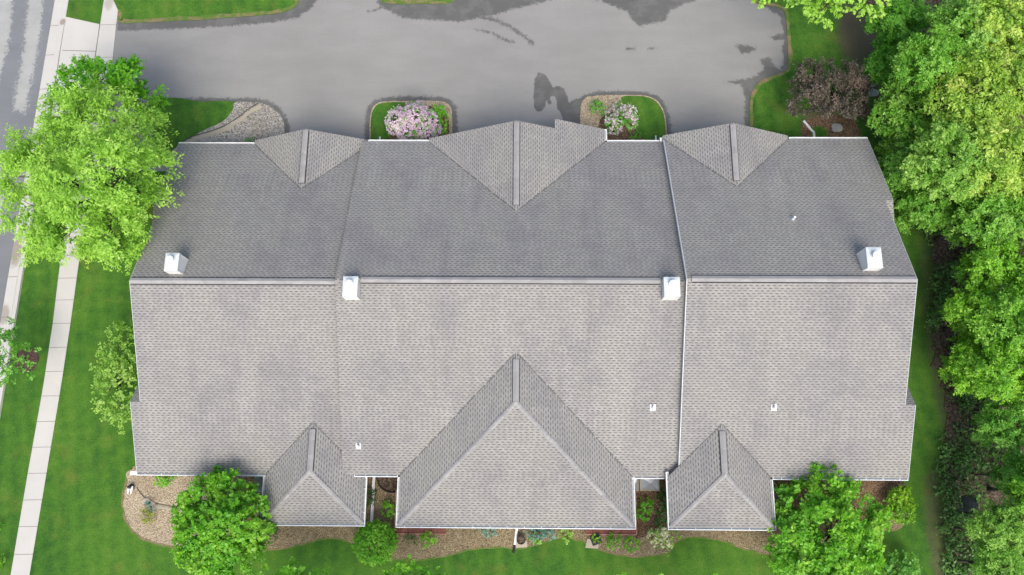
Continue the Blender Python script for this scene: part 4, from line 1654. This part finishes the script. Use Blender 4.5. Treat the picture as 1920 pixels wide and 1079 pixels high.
# kerbside sapling
plant('young_tree', 'young thin tree in a mulch ring beside the kerb', 'tree',
      [(20, 620, 20, 3.2), (5, 650, 26, 3.4), (35, 640, 18, 3), (15, 690, 24, 3.2), (50, 690, 16, 2.8), (-10, 700, 26, 3), (40, 665, 14, 3.4), (60, 655, 8, 2.8)],
      G['mid'], .18, 60, base=(46, 676), r0=.06, spray=.5, nleaf=12, hole=.3, seed=8, spread=.6)
# airy shrub-tree at the left wall
plant('side_tree', 'pale airy small tree against the left end wall of the house', 'tree',
      [(228, 632, 24, 2.6), (222, 665, 30, 2.6), (215, 705, 34, 2.4), (200, 735, 30, 2.2), (232, 720, 34, 2.6), (228, 765, 24, 2.2), (192, 700, 18, 2.0), (236, 795, 14, 1.8), (212, 770, 18, 2.0), (238, 690, 22, 2.8)],
      G['pale'], .17, 85, base=(232, 712), r0=.08, spray=.5, nleaf=12, hole=.15, seed=9, spread=.6)
# round tree at the bottom left
plant('round_tree', 'dense round green tree in front of the left hip', 'tree',
      [(380, 935, 40.5, 3.8), (430, 925, 36.8, 3.8), (465, 950, 35.0, 3.4), (370, 990, 40.5, 3.8), (425, 985, 49.7, 4.8), (470, 1005, 33.1, 3.4), (385, 1040, 40.5, 3.6), (440, 1045, 38.6, 3.6), (355, 960, 27.6, 3), (485, 985, 20.2, 2.8), (350, 1030, 22.1, 2.8), (480, 1030, 20.2, 2.8), (410, 905, 18.4, 3)],
      G['green_lime'], .17, 210, base=(415, 985), r0=.14, spray=.38, nleaf=14, hole=.0, inner=.35, seed=12, aspect=.68, lat=.4, droop=.1, clump=.35)
# globe shrub
gl_l = [(703, 1018, 33, 1.0)]
plant('globe_shrub', 'clipped ball shaped shrub between the left and middle hips', 'shrub', [(703, 1018, 43, 1.1)], G['green_lime'], .12, 460, bumpy=.08, spread=.9, r0=.05, part='foliage', spray=.2, nleaf=8, seed=13, hole=0, inner=.2, lat=.5, aspect=.6, low=-.5)
# big green tree bottom right
plant('leafy_tree', 'wide dark gapped green tree in front of the right end of the house', 'tree',
      [(1500, 940, 43.7, 3.4), (1550, 930, 45.7, 3.8), (1600, 950, 41.7, 3.6), (1490, 1000, 43.7, 3.6), (1550, 985, 55.6, 4.6), (1610, 1000, 43.7, 3.6), (1500, 1060, 45.7, 3.6), (1560, 1060, 49.7, 4.2), (1615, 1055, 35.7, 3.2), (1635, 975, 25.8, 2.8), (1470, 1035, 25.8, 2.8), (1580, 915, 21.8, 2.8), (1540, 1100, 39.7, 3.4)],
      G['green_lime'], .20, 160, base=(1555, 1000), r0=.15, spray=.5, nleaf=12, hole=.24, seed=15, aspect=.6, lat=.4, clump=.55)
plant('low_shrub', 'light green curled low shrub right of the big garden tree', 'shrub',
      [(1680, 935, 15, .8), (1692, 925, 12, .7), (1678, 960, 17, .8), (1695, 962, 17, .8), (1702, 945, 12, .7)], G['globe'], .14, 320, r0=.04, part='foliage', spray=.28, nleaf=9, seed=17, lat=.45)
plant('low_shrub', 'soft green shrub at the bottom edge right of the big garden tree', 'shrub',
      [(1680, 1060, 22, 1.2), (1705, 1055, 16, 1.1), (1660, 1078, 20, 1.1), (1700, 1080, 22, 1.2)], G['mid'], .17, 120, r0=.04, part='foliage', spray=.32, nleaf=10, seed=18, lat=.45)
# tree tops at the bottom edge
plant('garden_tree', 'green tree top poking in at the bottom edge below the left hip', 'tree',
      [(546, 1078, 26, 5), (490, 1084, 20, 5), (582, 1096, 22, 5), (520, 1112, 40, 5.5), (560, 1130, 44, 5.5), (606, 1088, 15, 5), (630, 1150, 62, 6), (690, 1160, 52, 6), (500, 1160, 50, 6), (575, 1190, 60, 7)], G['green_lime'], .2, 60, base=(545, 1140), r0=.13, spray=.4, nleaf=12, seed=20, aspect=.65, lat=.4)
plant('garden_tree', 'green tree top poking in at the bottom edge below the middle hip', 'tree',
      [(768, 1074, 22, 5), (748, 1086, 22, 5), (808, 1084, 18, 5), (785, 1115, 36, 5.5), (760, 1130, 36, 5.5), (820, 1150, 50, 6), (780, 1180, 60, 6.5)], G['green_lime'], .2, 60, base=(780, 1140), r0=.12, spray=.4, nleaf=12, seed=21, aspect=.65, lat=.4)
plant('garden_tree', 'green tree whose tip just shows at the bottom edge below the right hip', 'tree',
      [(1172, 1086, 10, 5), (1205, 1128, 38, 5.5), (1260, 1150, 52, 6), (1320, 1155, 52, 6), (1240, 1190, 60, 6.5), (1385, 1170, 44, 6)], G['green_lime'], .2, 110, base=(1270, 1170), r0=.13, spray=.4, nleaf=12, seed=22, aspect=.65, lat=.4, clump=.5)
# tree leaning in at the top right
plant('street_tree', 'lime green branches reaching in over the lawn at the top edge', 'tree',
      [(1520, 0, 26, 7), (1545, 22, 24, 7), (1530, -30, 40, 7.5), (1590, -8, 30, 7), (1615, 0, 24, 7), (1640, -4, 26, 7), (1600, -50, 55, 8), (1655, -35, 30, 7), (1490, -10, 14, 6.5)],
      G['lime'], .24, 52, base=(1590, -60), r0=.2, spray=.6, nleaf=14, hole=.1, seed=23, aspect=.6)
plant('street_tree', 'small lime green branch tip over the drive corner at the top edge', 'tree',
      [(1424, -4, 12, 6), (1412, -14, 14, 6), (1436, -20, 18, 6.5)], G['lime'], .2, 56, base=(1430, -40), r0=.1, spray=.45, nleaf=12, seed=24, aspect=.6)
# purple leaved tree
plant('purple_tree', 'purple brown leaved small tree on the lawn right of the drive', 'tree',
      [(1515, 140, 24, 3), (1555, 130, 20, 3.2), (1600, 142, 26, 3), (1520, 180, 28, 3), (1560, 170, 34, 3.6), (1605, 180, 22, 2.8), (1500, 200, 18, 2.6), (1540, 205, 28, 3), (1585, 205, 26, 3), (1618, 160, 14, 2.6), (1610, 212, 14, 2.4), (1528, 120, 12, 2.8), (1500, 160, 14, 2.6)],
      G['purple'], .15, 230, clump=.6, base=(1560, 190), r0=.12, spray=.45, nleaf=13, hole=.1, seed=26, spread=.65, aspect=.45)


def flowering(label, lobes_px, mat_f, mat_b, n_leaf, n_bl, leaf, bl, seed, name='lilac_bush', cat='bush', hole=.1, blhole=.2):
    root, lobes = plant(name, label, cat, lobes_px, mat_f, leaf, n_leaf, r0=.05, part='foliage', spray=.3, nleaf=8, seed=seed, lat=.45, hole=hole)
    big = [(c, r * 1.06) for c, r in lobes]
    V, F, T = leaves(big, bl, n_bl, spray=.18, nleaf=9, seed=seed + 50, hole=blhole, lat=.6, aspect=.85, inner=.0, low=-.1, up=.7, droop=0)
    V[:, 2] = np.maximum(V[:, 2], .05)
    leaf_obj('blossom', V, F, T, mat_b, root)


flowering('big lilac bush covered in pink mauve blossom between the left and middle drives', [(748, 225, 22, 1.5), (775, 218, 24, 1.8), (800, 225, 20, 1.6), (765, 245, 22, 1.4), (795, 245, 22, 1.4), (740, 240, 14, 1.2), (785, 205, 14, 1.6), (815, 245, 12, 1.1)], G['mid'], G['lilac'], 60, 420, .14, .08, 31, blhole=.05)
flowering('smaller white and pink flowering bush in the right drive island', [(1178, 212, 15, 1.4), (1165, 225, 18, 1.4), (1150, 232, 14, 1.1), (1182, 228, 14, 1.2), (1142, 220, 11, 1.0), (1160, 205, 12, 1.1), (1150, 246, 10, .8)], G['mid'], G['white_bl'], 90, 220, .14, .08, 33, blhole=.24)
plant('green_shrub', 'bright green rounded shrub right of the pink lilac bush', 'shrub', [(822, 212, 14, .9), (832, 225, 10, .8), (828, 240, 10, .7)], G['green_lime'], .13, 170, r0=.04, part='foliage', spray=.25, nleaf=9, seed=35, lat=.45)
plant('green_shrub', 'small round green shrub left of the white flowering bush', 'shrub', [(1122, 203, 13, .6), (1118, 198, 8, .6)], G['mid'], .12, 220, r0=.03, part='foliage', spray=.2, nleaf=8, seed=36, lat=.45)
plant('green_shrub', 'tiny green plant by the gutter below the white flowering bush', 'shrub', [(1190, 256, 8, .4), (1196, 252, 5, .3)], G['mid'], .12, 200, r0=.02, part='foliage', spray=.2, nleaf=8, seed=37)
plant('green_shrub', 'tiny green plant in the river rock beside the left front gable', 'shrub', [(471, 262, 5, .4), (465, 264, 4, .3)], G['mid'], .11, 200, r0=.02, part='foliage', spray=.18, nleaf=8, seed=38)
# garden-bed plants
BEDP = [
    ((304, 902, 12), (316, 898, 9), 'mid', 'green shrub tucked under the far left garden eave', 'green_shrub', .13, 170),
    ((274, 967, 9), (281, 972, 8), 'yellow', 'yellow green shrub in the pale bed left of the round tree', 'yellow_shrub', .12, 170),
    ((281, 952, 6), (276, 948, 4), 'blue', 'blue green tuft above the yellow shrub', 'small_plant', .11, 150),
    ((766, 1010, 8), (772, 1012, 5), 'dark', 'small dark green plant right of the clipped ball shrub', 'small_plant', .13, 120),
    ((804, 1013, 12), (800, 1009, 8), 'mid', 'round green plant below the left red deck', 'small_plant', .15, 150),
    ((916, 996, 10), (922, 992, 9), 'blue', 'blue green perennial left of the white downspout', 'perennial', .15, 150),
    ((1000, 997, 12), (1016, 994, 11), 'blue', 'blue green perennial right of the white downspout', 'perennial', .15, 140),
    ((1003, 1008, 7), (1010, 1010, 5), 'mid', 'green plant in front of the blue green perennial', 'perennial', .13, 140),
    ((1018, 1008, 5), (1034, 1002, 7), 'blue', 'narrow blue green plant between perennial and variegated hosta', 'perennial', .13, 130),
    ((1061, 998, 10), (1062, 1006, 7), 'pale', 'pale variegated hosta at the bed edge', 'hosta', .15, 150),
    ((1150, 1017, 11), (1154, 1012, 8), 'mid', 'round green plant, left of the pair by the square planter', 'small_plant', .15, 150),
    ((1186, 1021, 11), (1183, 1017, 8), 'mid', 'round green plant, right of the pair by the square planter', 'small_plant', .15, 150),
    ((1208, 950, 14), (1206, 965, 12), 'mid', 'bright green shrub in the recess beside the right red deck', 'green_shrub', .15, 150),
    ((1244, 940, 12), (1246, 965, 11), 'dark', 'dark green shrub row against the right hip wall', 'green_shrub', .15, 140),
    ((1246, 910, 8), (1240, 985, 10), 'dark', 'dark green shrub beside the window well cover', 'green_shrub', .14, 140),
    ((730, 957, 12), (728, 950, 9), 'mid', 'green shrub in the recess beside the left red deck', 'green_shrub', .14, 150),
    ((693, 932, 10), (691, 940, 8), 'dark', 'dark blue green shrub left of the long white drainpipe', 'green_shrub', .13, 150),
    ((1262, 985, 8), (1272, 1001, 6), 'mid', 'low green plant below the left corner of the right hip', 'small_plant', .13, 130),
    ((509, 1000, 12), (505, 990, 10), 'dark', 'dark green plant at the corner of the left hip', 'small_plant', .14, 120),
    ((5, 1050, 6), (-4, 1060, 8), 'globe', 'light green plant at the left edge beyond the pavement', 'small_plant', .14, 120),
    ((0, 990, 3), (-6, 984, 6), 'mid', 'green tuft at the far left edge of the lawn', 'small_plant', .12, 100),
]
for i, (a, b, mt, lb, nm, lf, dn) in enumerate(BEDP):
    a, b = (a[0], a[1], a[2] * 1.18), (b[0], b[1], b[2] * 1.18)
    mt = 'green_lime' if mt == 'mid' else mt
    plant(nm, lb, 'shrub' if 'shrub' in nm else 'plant', [(*a, .38), (*b, .38)], G[mt], lf * .9, dn, r0=.02, part='foliage', spray=.22, nleaf=8, seed=60 + i, lat=.4, hole=.05)
flowering('loose bush with cream white flowers at the bed edge by the right hip', [(1225, 1006, 11, .6), (1240, 1002, 12, .7), (1250, 1015, 11, .6), (1238, 1020, 10, .5), (1256, 1026, 9, .4), (1244, 1036, 7, .4)], G['pale'], G['cream_bl'], 80, 230, .13, .10, 91, 'flowering_bush', blhole=.3)
flowering('small white flowered plant in the shade right of the right hip', [(1459, 912, 7, .6), (1462, 920, 5, .5)], G['mid'], G['white_bl'], 90, 90, .11, .07, 93, 'flowering_bush', blhole=.2)
c = pt(1116, 1009)
V, F, T = leaves([(np.array((c[0], c[1], .55)), .22)], .15, 160, spray=.22, nleaf=8, seed=95)
leaf_obj('plant', V, F, T, G['globe'], SQP)

# ---- woodland on the right
def wood_proto(seed, nl, hole):
    g = random.Random(seed)
    lobes = [(np.array((0, 0, .15)), .72)]
    for k in range(nl):
        a = 2 * math.pi * k / nl + g.uniform(-.4, .4)
        d = g.uniform(.45, .68)
        lobes.append((np.array((math.cos(a) * d, math.sin(a) * d, g.uniform(-.35, .12))), g.uniform(.34, .5)))
    for k in range(3):
        a = 2.1 * k + seed
        lobes.append((np.array((math.cos(a) * .3, math.sin(a) * .3, -.75 - .25 * k)), .42))
    return lobes


WPROT = []
for i in range(4):
    lb = [(c * 3.0, r * 3.0) for c, r in wood_proto(40 + i, 6 + i % 2, .1)]
    lb = [(c + np.array((0, 0, 8.0)), r) for c, r in lb]
    V, F, T = leaves(lb, .22, 130, spray=.75, nleaf=15, hole=.16, seed=70 + i, aspect=.5, lat=.33, low=-.55, spread=.5, clump=.9, up=1.0)
    me = quad_mesh('crown', V, F, G['wood'], T)
    dummy = empty('woodland_tree', (0, 0, 0), 'x', 'tree')
    tk = trunk_obj((0, 0, 0), lb, .18, MT['bark'], dummy, i)
    WPROT.append((me, tk.data))
    bpy.data.objects.remove(tk)
    bpy.data.objects.remove(dummy)

PALE, MIDW, BRT = (1.55, 1.16, 1.3), (.62, .86, .6), (1.0, 1.1, .55)
WOODS = [
    (1690, 45, 58, 4.5, MIDW, 'mid green wood tree at the top beside the lawn'),
    (1665, 120, 40, 3.5, MIDW, 'small mid green wood tree just right of the bare lawn patch'),
    (1715, 205, 80, 5, (.95, .98, .9), 'fresh green wood tree reaching furthest left toward the purple tree'),
    (1705, 310, 58, 4, (.72, .86, .75), 'green wood tree close to the front right roof corner'),
    (1740, 385, 52, 4, (.78, .92, .8), 'green wood tree beside the notch of the right roof edge'),
    (1745, 110, 66, 8, (.85, .95, .8), 'green wood tree behind the first one at the top'),
    (1805, 60, 78, 7.5, (1.0, 1.0, 1.1), 'yellowish wood tree at the top, second from the corner'),
    (1885, 40, 76, 8.5, PALE, 'pale yellow green wood tree in the top right corner'),
    (1825, 175, 84, 8, PALE, 'pale yellow green wood tree in the middle of the upper wood'),
    (1905, 165, 70, 8.5, PALE, 'pale wood tree at the right edge below the corner'),
    (1785, 290, 80, 7.5, (1.1, 1.02, 1.2), 'pale wood tree level with the front eave'),
    (1880, 290, 82, 8, PALE, 'pale wood tree at the right edge level with the front eave'),
    (1850, 395, 66, 6, (.9, .98, .9), 'green wood tree above the dark undergrowth gap'),
    (1905, 415, 60, 6.5, (.95, 1.0, .9), 'green wood tree at the right edge above the gap'),
    (1870, 490, 62, 5.5, BRT, 'bright green wood tree level with the main ridge'),
    (1850, 590, 66, 4.8, BRT, 'bright green wood tree bulging toward the house below the ridge level'),
    (1905, 600, 66, 6.5, (.9, 1.0, .7), 'bright green wood tree at the right edge below the ridge level'),
    (1832, 690, 54, 4.2, BRT, 'bright green wood tree reaching left toward the lower roof notch'),
    (1890, 700, 62, 6, BRT, 'bright green wood tree behind the one reaching for the roof notch'),
    (1895, 800, 52, 4.8, (.8, .95, .8), 'green wood tree at the right edge above the dark puddle'),
    (1912, 890, 44, 4.8, (.75, .9, .8), 'small green wood tree at the right edge beside the puddle'),
    (1875, 1000, 52, 5, (1.05, 1.0, 1.1), 'pale wood tree at the bottom right below the puddle'),
    (1915, 970, 40, 5.5, (1.0, 1.0, 1.1), 'small pale wood tree at the right edge below the puddle'),
    (1880, 1065, 52, 5, (.98, 1.0, 1.0), 'pale wood tree in the bottom right corner'),
    (1990, 120, 80, 8, PALE, None), (1995, 330, 80, 8, PALE, None), (1990, 520, 80, 7, BRT, None), (1995, 720, 80, 7, BRT, None), (1995, 920, 80, 7, BRT, None),
]
for i, (u, v, r, z, colr, lb) in enumerate(WOODS):
    me, tk = WPROT[(i * 3 + i // 4) % 4]
    c = P(u, v, z)
    s = pxm(u, v, r, z) / 3.15
    root = empty('woodland_tree', (c[0], c[1], .05), lb or 'wood tree beyond the right edge of the photo', 'tree', 'trees of the wood on the right')
    sz = z / 8.0
    for nm, d in (('crown', me), ('trunk', tk)):
        o = bpy.data.objects.new(nm, d)
        COL.objects.link(o)
        o.parent = root
        o.color = (*colr, 1)
        o.scale = (s, s, s)
        o.location = (0, 0, z - 8.0 * s) if nm == 'crown' else (0, 0, 0)
        if nm == 'trunk':
            o.scale = (s, s, sz)
    root.rotation_euler = (0, 0, i * 2.1)

# undergrowth under and beside the wood
g = np.random.default_rng(5)
n_ = 4000
U = g.uniform(1655, 1930, n_ * 2)
Vv = g.uniform(-10, 1090, n_ * 2)
pp = np.array([pt(a, b) for a, b in zip(U, Vv)])
ins = sdf(pp[:, 0], pp[:, 1], fl)
dn = np.array([noise.noise(Vector((q[0] * .35, q[1] * .35, 4))) for q in pp])
ok = (ins > -.35) & (dn + .5 * g.random(len(pp)) > .12) & (sdf(pp[:, 0], pp[:, 1], BLOTCH) < -.12)
pp = pp[ok][:n_]
allV, allT = [], []
for q in pp:
    k = 9
    h = g.uniform(.08, .5)
    c = np.array((q[0], q[1], .05 + h)) + g.normal(size=(k, 3)) * np.array([.17, .17, .08])
    nor = unit(np.array([0, 0, .8]) + g.normal(size=(k, 3)) * .45)
    t = unit(np.cross(nor, g.normal(size=(k, 3))))
    b = np.cross(nor, t)
    s = g.uniform(.04, .14, (k, 1))
    allV.append(np.stack([c - t * s, c + b * s * .6, c + t * s, c - b * s * .6], 1).reshape(-1, 3))
    cn = .5 + .9 * noise.noise(Vector((q[0] * .7, q[1] * .7, 11)))
    allT.append(np.clip(cn * .6 + g.random() * .3 + g.random(k) * .2 - .05, 0, 1))
V = np.concatenate(allV); T = np.concatenate(allT)
V[:, 2] = np.maximum(V[:, 2], .075)
uo = bpy.data.objects.new('undergrowth', quad_mesh('undergrowth', V, np.arange(len(V)).reshape(-1, 4), G['under'], T))
COL.objects.link(uo)
uo['kind'] = 'stuff'
uo['label'] = 'low leafy undergrowth on the dark woodland floor'
